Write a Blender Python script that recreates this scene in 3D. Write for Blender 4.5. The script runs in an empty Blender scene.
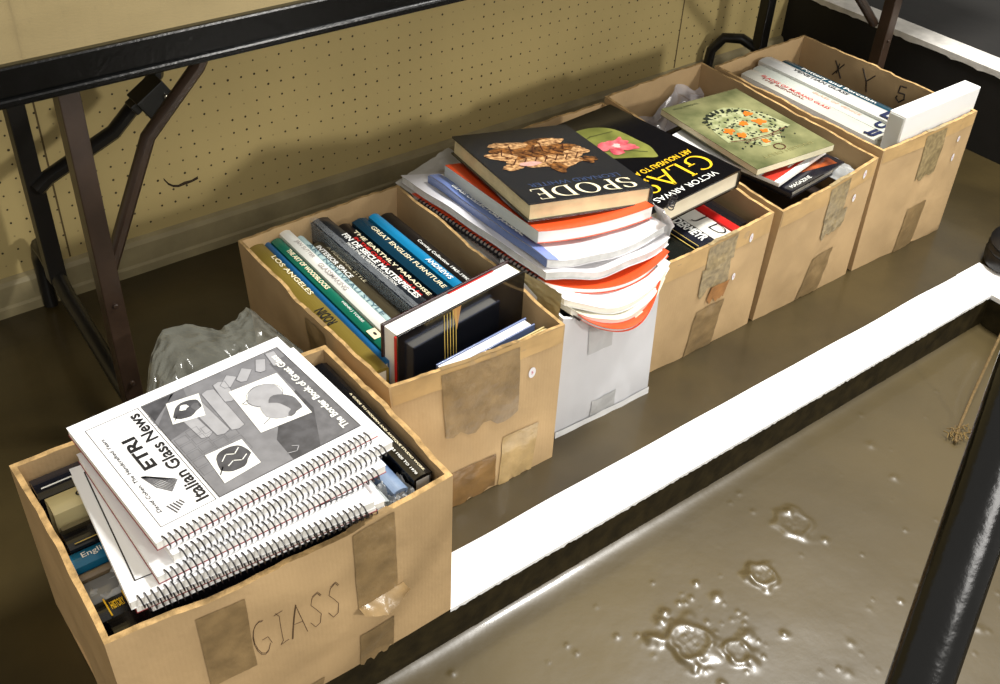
import bpy, bmesh, math, random
from mathutils import Matrix, Vector, noise
random.seed(7)
C = bpy.context.scene.collection
PI = math.pi

# ------------------------------------------------------------------ camera
cam_d = bpy.data.cameras.new('camera'); cam = bpy.data.objects.new('camera', cam_d); C.objects.link(cam)
R = ((0.79228457, -0.60836158, 0.04670487), (-0.34949323, -0.51523172, -0.78255399), (0.50013961, 0.60368242, -0.6208284))
cam.matrix_world = Matrix(((R[0][0], -R[1][0], -R[2][0], 0), (R[0][1], -R[1][1], -R[2][1], 0),
                           (R[0][2], -R[1][2], -R[2][2], 1.15), (0, 0, 0, 1)))
cam_d.sensor_width = 36; cam_d.lens = 1077.5*36/1000; cam_d.clip_start = 0.02
bpy.context.scene.camera = cam

# ------------------------------------------------------------------ world, lights, exposure
w = bpy.data.worlds.new('world'); bpy.context.scene.world = w; w.use_nodes = True
w.node_tree.nodes['Background'].inputs[0].default_value = (1.0, 0.96, 0.88, 1)
w.node_tree.nodes['Background'].inputs[1].default_value = 0.50
def area(name, loc, target, size, power, col=(1, 0.95, 0.85), size_y=None):
    l = bpy.data.lights.new(name, 'AREA'); l.energy = power; l.color = col; l.size = size
    if size_y: l.shape = 'RECTANGLE'; l.size_y = size_y
    o = bpy.data.objects.new(name, l); C.objects.link(o); o.location = loc
    o.rotation_euler = (Vector(target)-Vector(loc)).to_track_quat('-Z', 'Y').to_euler(); return o
area('hall_lamp', (3.0, -4.2, 2.5), (1.2, 1.0, 0.2), 0.40, 120, (1, 0.97, 0.91))
area('ceiling_lamp', (1.95, 0.65, 2.6), (1.0, 0.75, 0.0), 0.6, 105, (1, 0.98, 0.94), size_y=0.5)
area('front_fill', (-0.4, -2.2, 2.7), (0.6, 0.8, 0.1), 1.0, 36, (1, 0.97, 0.92))  # soft fill added behind the camera to brighten books in the nearest box
vs = bpy.context.scene.view_settings
bpy.context.scene.display_settings.display_device = 'sRGB'
vs.view_transform = 'Standard'; vs.look = 'None'; vs.exposure = 0.12; vs.gamma = 1.0; vs.use_curve_mapping = False

# ------------------------------------------------------------------ materials
def lin(c): return tuple((v/255/12.92 if v/255 <= 0.04045 else ((v/255+0.055)/1.055)**2.4) for v in c)+(1,)
MATS = {}
def mat(name, col, rough=0.5, var=0.0, vscale=20, bump=0.0, bscale=60, spec=0.5, metal=0.0, alpha=1.0, coat=0.0, col2=None, detail=6, blend=(0.35, 0.65)):
    if name in MATS: return MATS[name]
    m = bpy.data.materials.new(name); m.use_nodes = True; nt = m.node_tree; b = nt.nodes['Principled BSDF']
    b.inputs['Base Color'].default_value = lin(col); b.inputs['Roughness'].default_value = rough
    b.inputs['Specular IOR Level'].default_value = spec; b.inputs['Metallic'].default_value = metal
    b.inputs['Alpha'].default_value = alpha; b.inputs['Coat Weight'].default_value = coat; b.inputs['Coat Roughness'].default_value = 0.08
    tc = nt.nodes.new('ShaderNodeTexCoord')
    if var or col2:
        n = nt.nodes.new('ShaderNodeTexNoise'); n.inputs['Scale'].default_value = vscale; n.inputs['Detail'].default_value = detail
        nt.links.new(tc.outputs['Object'], n.inputs['Vector'])
        r = nt.nodes.new('ShaderNodeValToRGB'); r.color_ramp.elements[0].position = blend[0]; r.color_ramp.elements[1].position = blend[1]
        c = lin(col)
        if col2: r.color_ramp.elements[0].color = lin(col2); r.color_ramp.elements[1].color = c
        else:
            r.color_ramp.elements[0].color = tuple(x*(1-var) for x in c[:3])+(1,); r.color_ramp.elements[1].color = tuple(min(1, x*(1+var)) for x in c[:3])+(1,)
        nt.links.new(n.outputs['Fac'], r.inputs['Fac']); nt.links.new(r.outputs['Color'], b.inputs['Base Color'])
    if bump:
        n = nt.nodes.new('ShaderNodeTexNoise'); n.inputs['Scale'].default_value = bscale; n.inputs['Detail'].default_value = 5
        nt.links.new(tc.outputs['Object'], n.inputs['Vector'])
        bp = nt.nodes.new('ShaderNodeBump'); bp.inputs['Strength'].default_value = bump; bp.inputs['Distance'].default_value = 0.002
        nt.links.new(n.outputs['Fac'], bp.inputs['Height']); nt.links.new(bp.outputs['Normal'], b.inputs['Normal'])
    MATS[name] = m; return m
def wave_bump(m, axis, scale, strength, dist=0.0005):
    nt = m.node_tree; b = nt.nodes['Principled BSDF']
    tc = nt.nodes.new('ShaderNodeTexCoord'); wv = nt.nodes.new('ShaderNodeTexWave'); wv.bands_direction = axis
    wv.inputs['Scale'].default_value = scale; wv.inputs['Distortion'].default_value = 1.0; wv.inputs['Detail'].default_value = 1
    nt.links.new(tc.outputs['Object'], wv.inputs['Vector'])
    bp = nt.nodes.new('ShaderNodeBump'); bp.inputs['Strength'].default_value = strength; bp.inputs['Distance'].default_value = dist
    nt.links.new(wv.outputs['Fac'], bp.inputs['Height'])
    for l in list(nt.links):
        if l.to_socket == b.inputs['Normal']: nt.links.new(l.from_socket, bp.inputs['Normal'])
    nt.links.new(bp.outputs['Normal'], b.inputs['Normal'])
cardboard = mat('cardboard', (186, 157, 116), 0.75, 0.10, 9, 0.25, 90, spec=0.25); wave_bump(cardboard, 'X', 60, 0.07)
cardboard_edge = mat('cardboard_edge', (178, 146, 98), 0.8, 0.35, 60, 0.8, 200, spec=0.2)
white_board = mat('white_cardboard', (205, 205, 208), 0.6, 0.04, 8, 0.1, 60, spec=0.3)
white_board_edge = mat('white_cardboard_edge', (225, 225, 225), 0.7, 0.05, 30)
tape = mat('packing_tape', (140, 116, 80), 0.28, 0.16, 40, 0.9, 45, spec=0.6)
tape_light = mat('packing_tape_pale', (186, 158, 110), 0.22, 0.12, 40, 1.0, 40, spec=0.7)
tape_grey = mat('strapping_tape', (150, 132, 96), 0.35, 0.25, 120, 0.8, 60, spec=0.5)
tape_white = mat('clear_tape_on_white', (180, 180, 180), 0.35, 0.05, 40, 0.3, 45, spec=0.5)
marker = mat('marker_ink', (45, 34, 24), 0.6); marker_thin = mat('pencil_ink', (92, 70, 46), 0.7)
paper = mat('white_paper', (240, 240, 240), 0.6, 0.01, 5, spec=0.3)
coverpaper = mat('bright_cover_paper', (246, 246, 248), 0.45, spec=0.35)
pages = mat('page_edges', (232, 228, 216), 0.8, 0.06, 30, spec=0.2); wave_bump(pages, 'Z', 260, 0.5, 0.0004)
cream_pages = mat('cream_page_edges', (222, 204, 158), 0.8, 0.06, 30, spec=0.2); wave_bump(cream_pages, 'Z', 260, 0.5, 0.0004)
white_pages = mat('bright_page_edges', (244, 242, 236), 0.8, 0.03, 30, spec=0.2)
black_ink = mat('black_print', (22, 22, 26), 0.5); grey_print = mat('grey_halftone', (98, 98, 102), 0.5, 0.15, 90, detail=10)
light_grey = mat('pale_grey_halftone', (160, 160, 164), 0.5, 0.08, 60, detail=10); mid_grey = mat('mid_grey_halftone', (122, 122, 126), 0.5, 0.12, 60, detail=10)
dark_grey = mat('dark_grey_halftone', (72, 72, 76), 0.5, 0.3, 70, detail=10)
white_ink = mat('white_print', (238, 238, 232), 0.4); gold_ink = mat('gold_print', (206, 178, 92), 0.35); yellow_ink = mat('yellow_print', (244, 196, 40), 0.35)
red_ink = mat('red_print', (196, 36, 34), 0.4); blue_ink = mat('blue_print', (44, 66, 110), 0.4); cream_ink = mat('cream_print', (238, 226, 190), 0.4)
wire = mat('black_wire', (24, 20, 26), 0.3, spec=0.6, coat=0.3)
black_gloss = mat('black_gloss_board', (14, 14, 16), 0.12, spec=0.6, coat=0.6); black_matt = mat('black_board', (22, 22, 24), 0.4)
def gloss(name, col, r=0.22, **k): return mat(name, col, r, spec=0.5, coat=0.25, **k)
# pegboard: tan painted hardboard with a one-inch grid of holes, some filled with paint
def pegboard():
    m = mat('pegboard_paint', (188, 168, 114), 0.5, 0.07, 3, 0.3, 25, spec=0.35); nt = m.node_tree; b = nt.nodes['Principled BSDF']
    src = [l.from_socket for l in nt.links if l.to_socket == b.inputs['Base Color']][0]
    tc = nt.nodes.new('ShaderNodeTexCoord'); sx = nt.nodes.new('ShaderNodeSeparateXYZ'); nt.links.new(tc.outputs['Object'], sx.inputs[0])
    def M(op, a, bb=None, cc=None):
        n = nt.nodes.new('ShaderNodeMath'); n.operation = op
        for i, v in enumerate((a, bb, cc)):
            if v is None: continue
            if isinstance(v, (int, float)): n.inputs[i].default_value = v
            else: nt.links.new(v, n.inputs[i])
        return n.outputs[0]
    gx = M('MULTIPLY', sx.outputs['X'], 1/0.0254); gz = M('MULTIPLY', sx.outputs['Z'], 1/0.0254)
    fx = M('SUBTRACT', M('FRACT', gx), 0.5); fz = M('SUBTRACT', M('FRACT', gz), 0.5)
    d = M('SQRT', M('ADD', M('MULTIPLY', fx, fx), M('MULTIPLY', fz, fz)))
    cx = nt.nodes.new('ShaderNodeCombineXYZ'); nt.links.new(M('FLOOR', gx), cx.inputs[0]); nt.links.new(M('FLOOR', gz), cx.inputs[1])
    wn = nt.nodes.new('ShaderNodeTexWhiteNoise'); wn.noise_dimensions = '3D'; nt.links.new(cx.outputs[0], wn.inputs['Vector'])
    rad = M('MULTIPLY_ADD', wn.outputs['Value'], 0.035, 0.055)
    hole = M('LESS_THAN', d, rad); opened = M('MULTIPLY_ADD', M('GREATER_THAN', wn.outputs['Value'], 0.30), 0.55, 0.38)
    mask = M('MULTIPLY', hole, opened)
    mx = nt.nodes.new('ShaderNodeMix'); mx.data_type = 'RGBA'; nt.links.new(mask, mx.inputs[0]); nt.links.new(src, mx.inputs[6]); mx.inputs[7].default_value = lin((30, 22, 10))
    nt.links.new(mx.outputs[2], b.inputs['Base Color']); return m
peg = pegboard()
ledge_paint = mat('brown_floor_paint', (58, 48, 25), 0.36, 0.25, 6, 0.55, 14, spec=0.5, coat=0.25)
floor_paint = mat('glossy_brown_floor_paint', (76, 65, 40), 0.34, 0.12, 5, 0.4, 16, spec=0.5, coat=0.2)
riser_paint = mat('dark_brown_riser_paint', (42, 35, 18), 0.6, 0.35, 40, 0.5, 60, spec=0.15)
strip_white = mat('white_edge_paint', (246, 246, 246), 0.6, 0.02, 20, 0.3, 30)
base_paint = mat('baseboard_paint', (150, 138, 104), 0.4, 0.2, 12, 0.6, 20, spec=0.4)
rust_leg = mat('brown_leg_paint', (58, 44, 34), 0.35, 0.3, 14, 0.3, 60, spec=0.5)
black_leg = mat('black_leg_paint', (20, 18, 15), 0.35, 0.2, 14, 0.2, 60, spec=0.5)
table_black = mat('black_table_edge', (5, 5, 5), 0.22, 0.3, 40, 0.15, 160, spec=0.22)
table_top = mat('dark_table_laminate', (92, 82, 62), 0.14, 0.15, 8, 0.12, 160, spec=0.8, coat=0.6)
def film(name, col, alpha, rough=0.12):
    m = mat(name, col, rough, bump=0.8, bscale=25, spec=0.9); nt = m.node_tree; b = nt.nodes['Principled BSDF']
    b.inputs['Alpha'].default_value = alpha; return m
clear_film = film('clear_plastic_film', (225, 228, 228), 0.42); grey_film = film('cloudy_plastic_film', (128, 128, 118), 0.42)

# ------------------------------------------------------------------ mesh builder
class MB:
    def __init__(s): s.v = []; s.f = []; s.m = []; s.mats = []
    def mi(s, m):
        if m not in s.mats: s.mats.append(m)
        return s.mats.index(m)
    def add(s, vs, fs, m, X=None):
        o = len(s.v); s.v += [tuple(X @ Vector(p)) if X else tuple(p) for p in vs]; k = s.mi(m)
        for f in fs: s.f.append([o+i for i in f]); s.m.append(k)
        return s
    def box(s, a, b, m, X=None):
        x0, y0, z0 = a; x1, y1, z1 = b
        return s.add([(x0,y0,z0),(x1,y0,z0),(x1,y1,z0),(x0,y1,z0),(x0,y0,z1),(x1,y0,z1),(x1,y1,z1),(x0,y1,z1)],
                     [(0,3,2,1),(4,5,6,7),(0,1,5,4),(1,2,6,5),(2,3,7,6),(3,0,4,7)], m, X)
    def quad(s, a, b, c, d, m, X=None): return s.add([a, b, c, d], [(0,1,2,3)], m, X)
    def tube(s, pts, r, m, n=8, closed=False, square=False, X=None, up=(0, 0, 1), r2=None):
        pts = [Vector(p) for p in pts]; vs = []; N = len(pts); prev = None
        for i, p in enumerate(pts):
            if closed: t = pts[(i+1) % N]-pts[i-1]
            else: t = pts[min(i+1, N-1)]-pts[max(i-1, 0)]
            t.normalize()
            if prev is None:
                u = Vector(up); a = t.cross(u)
                if a.length < 1e-3: a = t.cross(Vector((1, 0, 0)))
            else: a = prev - t*prev.dot(t)
            a.normalize(); prev = a.copy(); c = t.cross(a)
            for k in range(n):
                an = 2*PI*(k+0.5)/n; rr = r*(math.sqrt(2) if square else 1)
                vs.append(p + a*math.cos(an)*rr + c*math.sin(an)*(r2*(math.sqrt(2) if square else 1) if r2 else rr))
        fs = []
        for i in range(N if closed else N-1):
            j = (i+1) % N
            for k in range(n): k2 = (k+1) % n; fs.append((i*n+k, i*n+k2, j*n+k2, j*n+k))
        if not closed: fs.append(tuple(range(n-1, -1, -1))); fs.append(tuple((N-1)*n+k for k in range(n)))
        return s.add(vs, fs, m, X)
    def grid(s, fn, nu, nv, m, X=None, thick=None):
        P = [Vector(fn(i/nu, j/nv)) for j in range(nv+1) for i in range(nu+1)]
        F = [(j*(nu+1)+i, j*(nu+1)+i+1, (j+1)*(nu+1)+i+1, (j+1)*(nu+1)+i) for j in range(nv) for i in range(nu)]
        return s.add(P, F, m, X)
    def build(s, name, parent=None, bevel=0.0, smooth=False, seg=2, M=None):
        me = bpy.data.meshes.new(name); me.from_pydata(s.v, [], s.f); me.update()
        for m in s.mats: me.materials.append(m)
        me.polygons.foreach_set('material_index', s.m)
        if smooth: me.polygons.foreach_set('use_smooth', [True]*len(me.polygons))
        o = bpy.data.objects.new(name, me); C.objects.link(o)
        if parent: o.parent = parent
        if M is not None: o.matrix_local = M
        if bevel:
            b = o.modifiers.new('bevel', 'BEVEL'); b.width = bevel; b.segments = seg; b.limit_method = 'ANGLE'; b.angle_limit = math.radians(40)
        if smooth: 
            es = o.modifiers.new('split', 'EDGE_SPLIT'); es.split_angle = math.radians(45)
        return o
def thing(name, label, cat, M=None, group=None):
    o = bpy.data.objects.new(name, None); C.objects.link(o); o.empty_display_size = 0.05
    if M is not None: o.matrix_world = M
    o['label'] = label; o['category'] = cat
    if group: o['group'] = group
    return o
def tag(o, label, cat, group=None):
    o['label'] = label; o['category'] = cat
    if group: o['group'] = group
    return o
def structure(o): o['kind'] = 'structure'; return o
def T(x, y, z): return Matrix.Translation((x, y, z))
def RZ(d): return Matrix.Rotation(math.radians(d), 4, 'Z')
def RX(d): return Matrix.Rotation(math.radians(d), 4, 'X')
def RY(d): return Matrix.Rotation(math.radians(d), 4, 'Y')
def frame(o, u, v):
    u = Vector(u).normalized(); v = Vector(v).normalized(); n = u.cross(v); o = Vector(o)
    return Matrix(((u.x, v.x, n.x, o.x), (u.y, v.y, n.y, o.y), (u.z, v.z, n.z, o.z), (0, 0, 0, 1)))

# ------------------------------------------------------------------ lettering
_tc = {}
def glyphs(txt, bold=0.0, shear=0.0, space=1.0):
    k = (txt, bold, shear, space)
    if k in _tc: return _tc[k]
    cu = bpy.data.curves.new('t', 'FONT'); cu.body = txt; cu.fill_mode = 'FRONT'; cu.resolution_u = 3; cu.offset = bold; cu.shear = shear; cu.space_character = space
    o = bpy.data.objects.new('t', cu); C.objects.link(o)
    dg = bpy.context.evaluated_depsgraph_get(); me = bpy.data.meshes.new_from_object(o.evaluated_get(dg))
    vs = [v.co.copy() for v in me.vertices]; fs = [tuple(p.vertices) for p in me.polygons]
    C.objects.unlink(o); bpy.data.objects.remove(o); bpy.data.curves.remove(cu); bpy.data.meshes.remove(me)
    x0 = min(v.x for v in vs); x1 = max(v.x for v in vs); y0 = min(v.y for v in vs); y1 = max(v.y for v in vs)
    vs = [((v.x-x0)/(x1-x0), (v.y-y0)/(y1-y0)) for v in vs]; _tc[k] = (vs, fs); return _tc[k]
def text(mb, txt, F, x, y, wd, ht, m, bold=0.012, shear=0.0, lift=0.00025, space=1.0):
    vs, fs = glyphs(txt, bold, shear, space)
    vv = [(x+a*wd, y+b*ht, lift) for a, b in vs]
    a, b, c = (Vector((vv[i][0], vv[i][1], 0)) for i in fs[0][:3])
    if (b-a).cross(c-a).z < 0: fs = [tuple(reversed(f)) for f in fs]
    mb.add(vv, fs, m, F)
# roman capitals drawn with a broad nib, thick uprights, thin crossbars and serifs
def arc(cx, cy, rx, ry, a0, a1, n=14): return [(cx+rx*math.cos(math.radians(a0+(a1-a0)*i/n)), cy+ry*math.sin(math.radians(a0+(a1-a0)*i/n))) for i in range(n+1)]
ROMAN = {
 'S': (0.62, [[(0.54,0.80)]+arc(0.31,0.76,0.21,0.22,35,180,9)+arc(0.31,0.72,0.22,0.21,190,235,4)+[(0.40,0.47)]+arc(0.31,0.27,0.24,0.24,35,-145,12)+[(0.06,0.20)]], [(0.54,0.72,0.54,0.92),(0.06,0.06,0.06,0.28)]),
 'P': (0.66, [[(0.16,0.0),(0.16,1.0)],[(0.16,0.97),(0.32,0.97)]+arc(0.32,0.735,0.26,0.235,85,-90,12)+[(0.16,0.50)]], [(0.04,0,0.30,0),(0.04,1,0.20,1)]),
 'O': (0.90, [arc(0.44,0.5,0.38,0.49,0,360,32)], []),
 'D': (0.86, [[(0.16,0.0),(0.16,1.0)],[(0.16,0.97),(0.36,0.97)]+arc(0.36,0.5,0.42,0.47,88,-90,18)+[(0.16,0.03)]], [(0.04,0,0.2,0),(0.04,1,0.2,1)]),
 'E': (0.66, [[(0.16,0.0),(0.16,1.0)],[(0.16,0.98),(0.54,0.98)],[(0.16,0.52),(0.46,0.52)],[(0.16,0.02),(0.58,0.02)]], [(0.04,0,0.2,0),(0.04,1,0.2,1),(0.54,0.84,0.54,1.0),(0.46,0.42,0.46,0.62),(0.58,0.0,0.60,0.18)]),
 'G': (0.92, [arc(0.46,0.5,0.40,0.49,50,320,24)+[(0.76,0.22),(0.76,0.46)]], [(0.60,0.46,0.90,0.46)]),
 'L': (0.60, [[(0.16,0.0),(0.16,1.0)],[(0.16,0.02),(0.56,0.02)]], [(0.04,1,0.28,1),(0.56,0,0.58,0.2)]),
 'A': (0.86, [[(0.06,0.0),(0.42,1.0)],[(0.42,1.0),(0.80,0.0)],[(0.20,0.34),(0.66,0.34)]], []),
}
def roman(mb, word, F, x, y, wd, ht, m, thin=0.035, thick=0.12, gap=0.08, lift=0.0003):
    total = sum(ROMAN[c][0] for c in word)+gap*(len(word)-1); sx = wd/total; cx = 0
    for c in word:
        aw, strokes, serifs = ROMAN[c]
        for st in strokes+[[(a, b), (c2, d)] for a, b, c2, d in serifs]:
            N = len(st); L = []; Rr = []; ser = N == 2 and st not in strokes
            for i, p in enumerate(st):
                a = st[max(i-1, 0)]; b = st[min(i+1, N-1)]; dx = b[0]-a[0]; dy = b[1]-a[1]; l = math.hypot(dx, dy) or 1; dx /= l; dy /= l
                hw = (thin if ser else thin+(thick-thin)*abs(dy)**1.6)/2
                L.append((p[0]-dy*hw, p[1]+dx*hw)); Rr.append((p[0]+dy*hw, p[1]-dx*hw))
            vs = [(x+(cx+q[0])*sx, y+q[1]*ht, lift) for q in L+Rr]
            mb.add(vs, [(i, N+i, N+i+1, i+1) for i in range(N-1)], m, F)
        cx += aw+gap
def poly(mb, pts, m, F=None, lift=0.0004):
    mb.add([(p[0], p[1], lift) for p in pts], [tuple(range(len(pts)))], m, F)
def chaikin(p, n=3):
    for _ in range(n):
        q = []
        for i in range(len(p)):
            a = p[i]; b = p[(i+1) % len(p)]; q += [(a[0]*0.75+b[0]*0.25, a[1]*0.75+b[1]*0.25), (a[0]*0.25+b[0]*0.75, a[1]*0.25+b[1]*0.75)]
        p = q
    return p
def blob(mb, cx, cy, rx, ry, m, F, lift=0.0004, rot=0, n=26, wob=0.0, seed=0):
    pts = []
    for i in range(n):
        a = 2*PI*i/n; k = 1+wob*noise.noise(Vector((math.cos(a)*1.7+seed*5.1, math.sin(a)*1.7, seed)))*2
        px = rx*k*math.cos(a); py = ry*k*math.sin(a); c, s = math.cos(math.radians(rot)), math.sin(math.radians(rot))
        pts.append((cx+px*c-py*s, cy+px*s+py*c))
    poly(mb, pts, m, F, lift)
def outline(mb, pts, wd, m, F, lift=0.0005, closed=True):
    N = len(pts)
    for i in range(N if closed else N-1):
        a = Vector((*pts[i], 0)); b = Vector((*pts[(i+1) % N], 0)); d = (b-a).normalized(); n = Vector((-d.y, d.x, 0))*wd/2; e = d*wd/2
        mb.add([(p.x, p.y, lift) for p in (a-n-e, b-n+e, b+n+e, a+n-e)], [(0,1,2,3)], m, F)

# ------------------------------------------------------------------ books
# local frame: spine along x=0, height along y, thickness along z
def book(name, label, W, H, D, M, cov, pg=None, hard=True, front=None, spine=None, cat='book', group=None, back=None, wob=0, front_mat=None, edge_mat=None):
    pg = pg or pages; t = thing(name, label, cat, M, group)
    o = MB(); b = 0.0028 if hard else 0.0006; e = 0.003 if hard else 0.0
    o.box((0, 0, 0), (W, H, b), cov); o.box((0, 0, D-b), (W, H, D), front_mat or cov)
    n = 8; sp = []
    k = 0.003 if hard else 0.0006                                     # slightly rounded spine
    for i in range(n+1):
        a = i/n; sp.append((-math.sin(a*PI)*k, D*a))
    vs = [(x, y, z) for y in (0.0003, H-0.0003) for x, z in sp]+[(b, y, z) for y in (0.0003, H-0.0003) for x, z in sp]
    fs = []
    for i in range(n):
        fs += [(i+1, i, n+1+i, n+2+i), (2*(n+1)+i, 2*(n+1)+i+1, 3*(n+1)+i+1, 3*(n+1)+i), (i, i+1, 2*(n+1)+i+1, 2*(n+1)+i), (n+1+i+1, n+1+i, 3*(n+1)+i, 3*(n+1)+i+1)]
    o.add(vs, fs, cov)
    if front: front(o, frame((0, 0, D), (1, 0, 0), (0, 1, 0)), W, H)
    if spine: spine(o, k+0.0002, W, H, D)
    o.build('cover', t)
    p = MB(); p.box((b, e, b), (W-e-0.0005*0-0.001, H-e, D-b), pg); p.build('page_block', t)
    return t
# lettering for a spine: 'down' reads towards local -y with tops at +z, 'up' reads towards +y
def spine_text(items):
    def fn(o, k, W, H, D):
        for it in items:
            txt, a, b, z0, z1, m = it[:6]; way = it[6] if len(it) > 6 else 'down'; bold = it[7] if len(it) > 7 else 0.012
            if txt == '#band': o.quad((-k, a*H, z1*D), (-k, a*H, z0*D), (-k, b*H, z0*D), (-k, b*H, z1*D), m); continue
            if way == 'down': F = frame((-k-0.0002, (1-a)*H, z0*D), (0, -1, 0), (0, 0, 1))
            else: F = frame((-k-0.0002, (1-b)*H, z1*D), (0, 1, 0), (0, 0, -1))
            text(o, txt, F, 0, 0, (b-a)*H, (z1-z0)*D, m, bold, lift=0.0002)
    return fn
# spine-up standing book: spine starts at (x0, y0) and runs to +y, thickness towards +x, top of the spine at z
def up_y(x0, y0, z, rz=0, ry=0, rx=0):
    return T(x0, y0, z) @ RZ(rz) @ RX(rx) @ RY(ry) @ Matrix(((0, 0, 1, 0), (0, 1, 0, 0), (-1, 0, 0, 0), (0, 0, 0, 1)))
# spine-up, spine runs to +x from (x0,y0), thickness towards -y
def up_x(x0, y0, z, rz=0, rx=0, ry=0):
    return T(x0, y0, z) @ RZ(rz) @ RY(ry) @ RX(rx) @ Matrix(((0, 1, 0, 0), (0, 0, -1, 0), (-1, 0, 0, 0), (0, 0, 0, 1)))

# ------------------------------------------------------------------ setting
LZ = -0.073; PY = 0.71; RXW = 1.785; WALL = 1.66; PX = 2.262
def ragged(x, s=0): return 0.003*noise.noise(Vector((x*60, s, 0)))+0.003*noise.noise(Vector((x*17, s, 3)))
# lower floor with cured blobs and blisters of paint
feat = []
rf = random.Random(3)
def blister(x, y, r, h, rim): feat.append((x, y, r, h, rim))
blister(1.089, 0.578, 0.026, 0.004, 1); blister(1.098, 0.600, 0.009, 0.004, 0)
blister(0.968, 0.540, 0.020, 0.006, 1); blister(0.950, 0.550, 0.010, 0.005, 0)
blister(0.800, 0.520, 0.030, 0.006, 1); blister(0.765, 0.548, 0.013, 0.006, 0); blister(0.790, 0.568, 0.011, 0.005, 0); blister(0.805, 0.575, 0.010, 0.005, 0)
blister(0.842, 0.470, 0.018, 0.004, 1); blister(0.872, 0.480, 0.014, 0.004, 0); blister(0.775, 0.490, 0.013, 0.005, 0); blister(0.757, 0.556, 0.012, 0.006, 0); blister(0.845, 0.445, 0.012, 0.004, 0)
blister(0.885, 0.552, 0.011, 0.004, 0); blister(0.915, 0.452, 0.008, 0.004, 0); blister(1.10, 0.53, 0.008, 0.003, 0); blister(1.33, 0.62, 0.012, 0.003, 0); blister(1.30, 0.55, 0.010, 0.003, 0)
for i in range(46): blister(rf.uniform(0.74, 0.90), rf.uniform(0.44, 0.59), rf.uniform(0.002, 0.006), rf.uniform(0.001, 0.003), 0)
for i in range(90): blister(rf.uniform(0.5, 1.8), rf.uniform(0.15, 0.70), rf.uniform(0.0015, 0.006), rf.uniform(0.0008, 0.0025), 0)
for i in range(26): blister(rf.uniform(0.92, 1.25), rf.uniform(0.28, 0.40), rf.uniform(0.003, 0.010), rf.uniform(0.001, 0.003), 0)
def floor_h(x, y):
    h = 0.0008*noise.noise(Vector((x*9, y*9, 0)))+0.005*math.exp(-(PY-y)/0.010)
    for fx, fy, r, hh, rim in feat:
        dx = x-fx; dy = y-fy
        if abs(dx) > r*2.2 or abs(dy) > r*2.2: continue
        q = math.hypot(dx, dy)/r*(1+0.35*noise.noise(Vector((dx/r*1.2, dy/r*1.2, fx*30))))
        if rim: h += 0.5*hh*(math.exp(-((q-1)*4.5)**2)*0.8 + 0.55*(1 if q < 0.8 else math.exp(-((q-0.8)*5)**2))*(1+0.5*noise.noise(Vector((x*180, y*180, 2)))))
        else: h += 0.6*hh*math.exp(-(q*1.5)**2)
    return h
mb = MB()
x0, x1, y0, y1 = 0.40, RXW, 0.10, PY; nx, ny = 490, 204
mb.grid(lambda u, v: (x0+(x1-x0)*u, y0+(y1-y0)*v, LZ+floor_h(x0+(x1-x0)*u, y0+(y1-y0)*v)), nx, ny, floor_paint)
o = mb.build('floor', smooth=True); structure(o)
mb = MB(); mb.box((-2.5, -3.0, LZ-0.05), (4.5, 0.10, LZ), floor_paint); mb.box((-2.5, 0.10, LZ-0.05), (0.40, PY, LZ), floor_paint); structure(mb.build('floor'))
# ledge
mb = MB(); mb.box((-2.5, PY+0.004, -0.2), (PX, WALL+0.04, 0.0), ledge_paint); mb.box((RXW+0.004, -2.0, -0.2), (4.5, PY+0.01, -0.0004), ledge_paint)
o = mb.build('concrete_ledge'); structure(o)
mb = MB()
mb.grid(lambda u, v: (-2.5+(RXW+2.5)*u, PY+0.002*noise.noise(Vector((u*200, v*3, 0))), -0.21+0.2095*v), 200, 4, riser_paint)
mb.grid(lambda u, v: (RXW+0.002*noise.noise(Vector((u*80, v*3, 5))), PY-2.6*u, -0.21+0.2095*v), 80, 4, riser_paint)
structure(mb.build('trim_2', smooth=True))
mb = MB()
N = 420
pts = [(0.53+(RXW-0.53)*i/N) for i in range(N+1)]
vs = []; fs = []
for i, x in enumerate(pts):
    yo = PY-0.002+0.0025*abs(ragged(x)) ; yi = 0.785+0.003*noise.noise(Vector((x*7, 0, 0)))
    drip = 0.004+0.0035*abs(noise.noise(Vector((x*55, 9, 0))))+0.003*noise.noise(Vector((x*140, 2, 0)))
    vs += [(x, yo, -drip), (x, yo, 0.0018), (x, yi, 0.0018), (x, yi, 0.0)]
for i in range(N):
    a = i*4; b = a+4
    for k in range(3): fs.append((a+k, b+k, b+k+1, a+k+1))
mb.add(vs, fs, strip_white)
mb.box((RXW-0.003, -2.0, -0.008), (RXW+0.075, 0.786, 0.0015), strip_white)
structure(mb.build('trim_1'))
# raised platform at the far right
mb = MB(); mb.box((PX, -0.2, -0.2), (4.5, 3.4, 0.195), mat('dark_platform_paint', (14, 11, 7), 0.7, 0.3, 10, 0.5, 20))
structure(mb.build('raised_platform', bevel=0.004))
mb = MB(); vs = []; fs = []; N = 260
for i in range(N+1):
    y = -0.2+3.6*i/N; d = 0.010+0.008*abs(noise.noise(Vector((y*40, 1, 0))))+0.004*noise.noise(Vector((y*110, 5, 0)))
    vs += [(PX-0.003, y, 0.195-d), (PX-0.003, y, 0.197), (PX+0.066, y, 0.197), (PX+0.066, y, 0.195)]
for i in range(N):
    a = i*4; b = a+4
    for k in range(3): fs.append((b+k, a+k, a+k+1, b+k+1))
mb.add(vs, fs, mat('dull_white_edge_paint', (214, 210, 202), 0.6, 0.12, 30, 0.8, 50)); structure(mb.build('trim_3'))
mb = MB(); mb.box((-2.5, WALL, -0.05), (PX, WALL+0.04, 2.6), peg); structure(mb.build('wall_back'))
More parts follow.
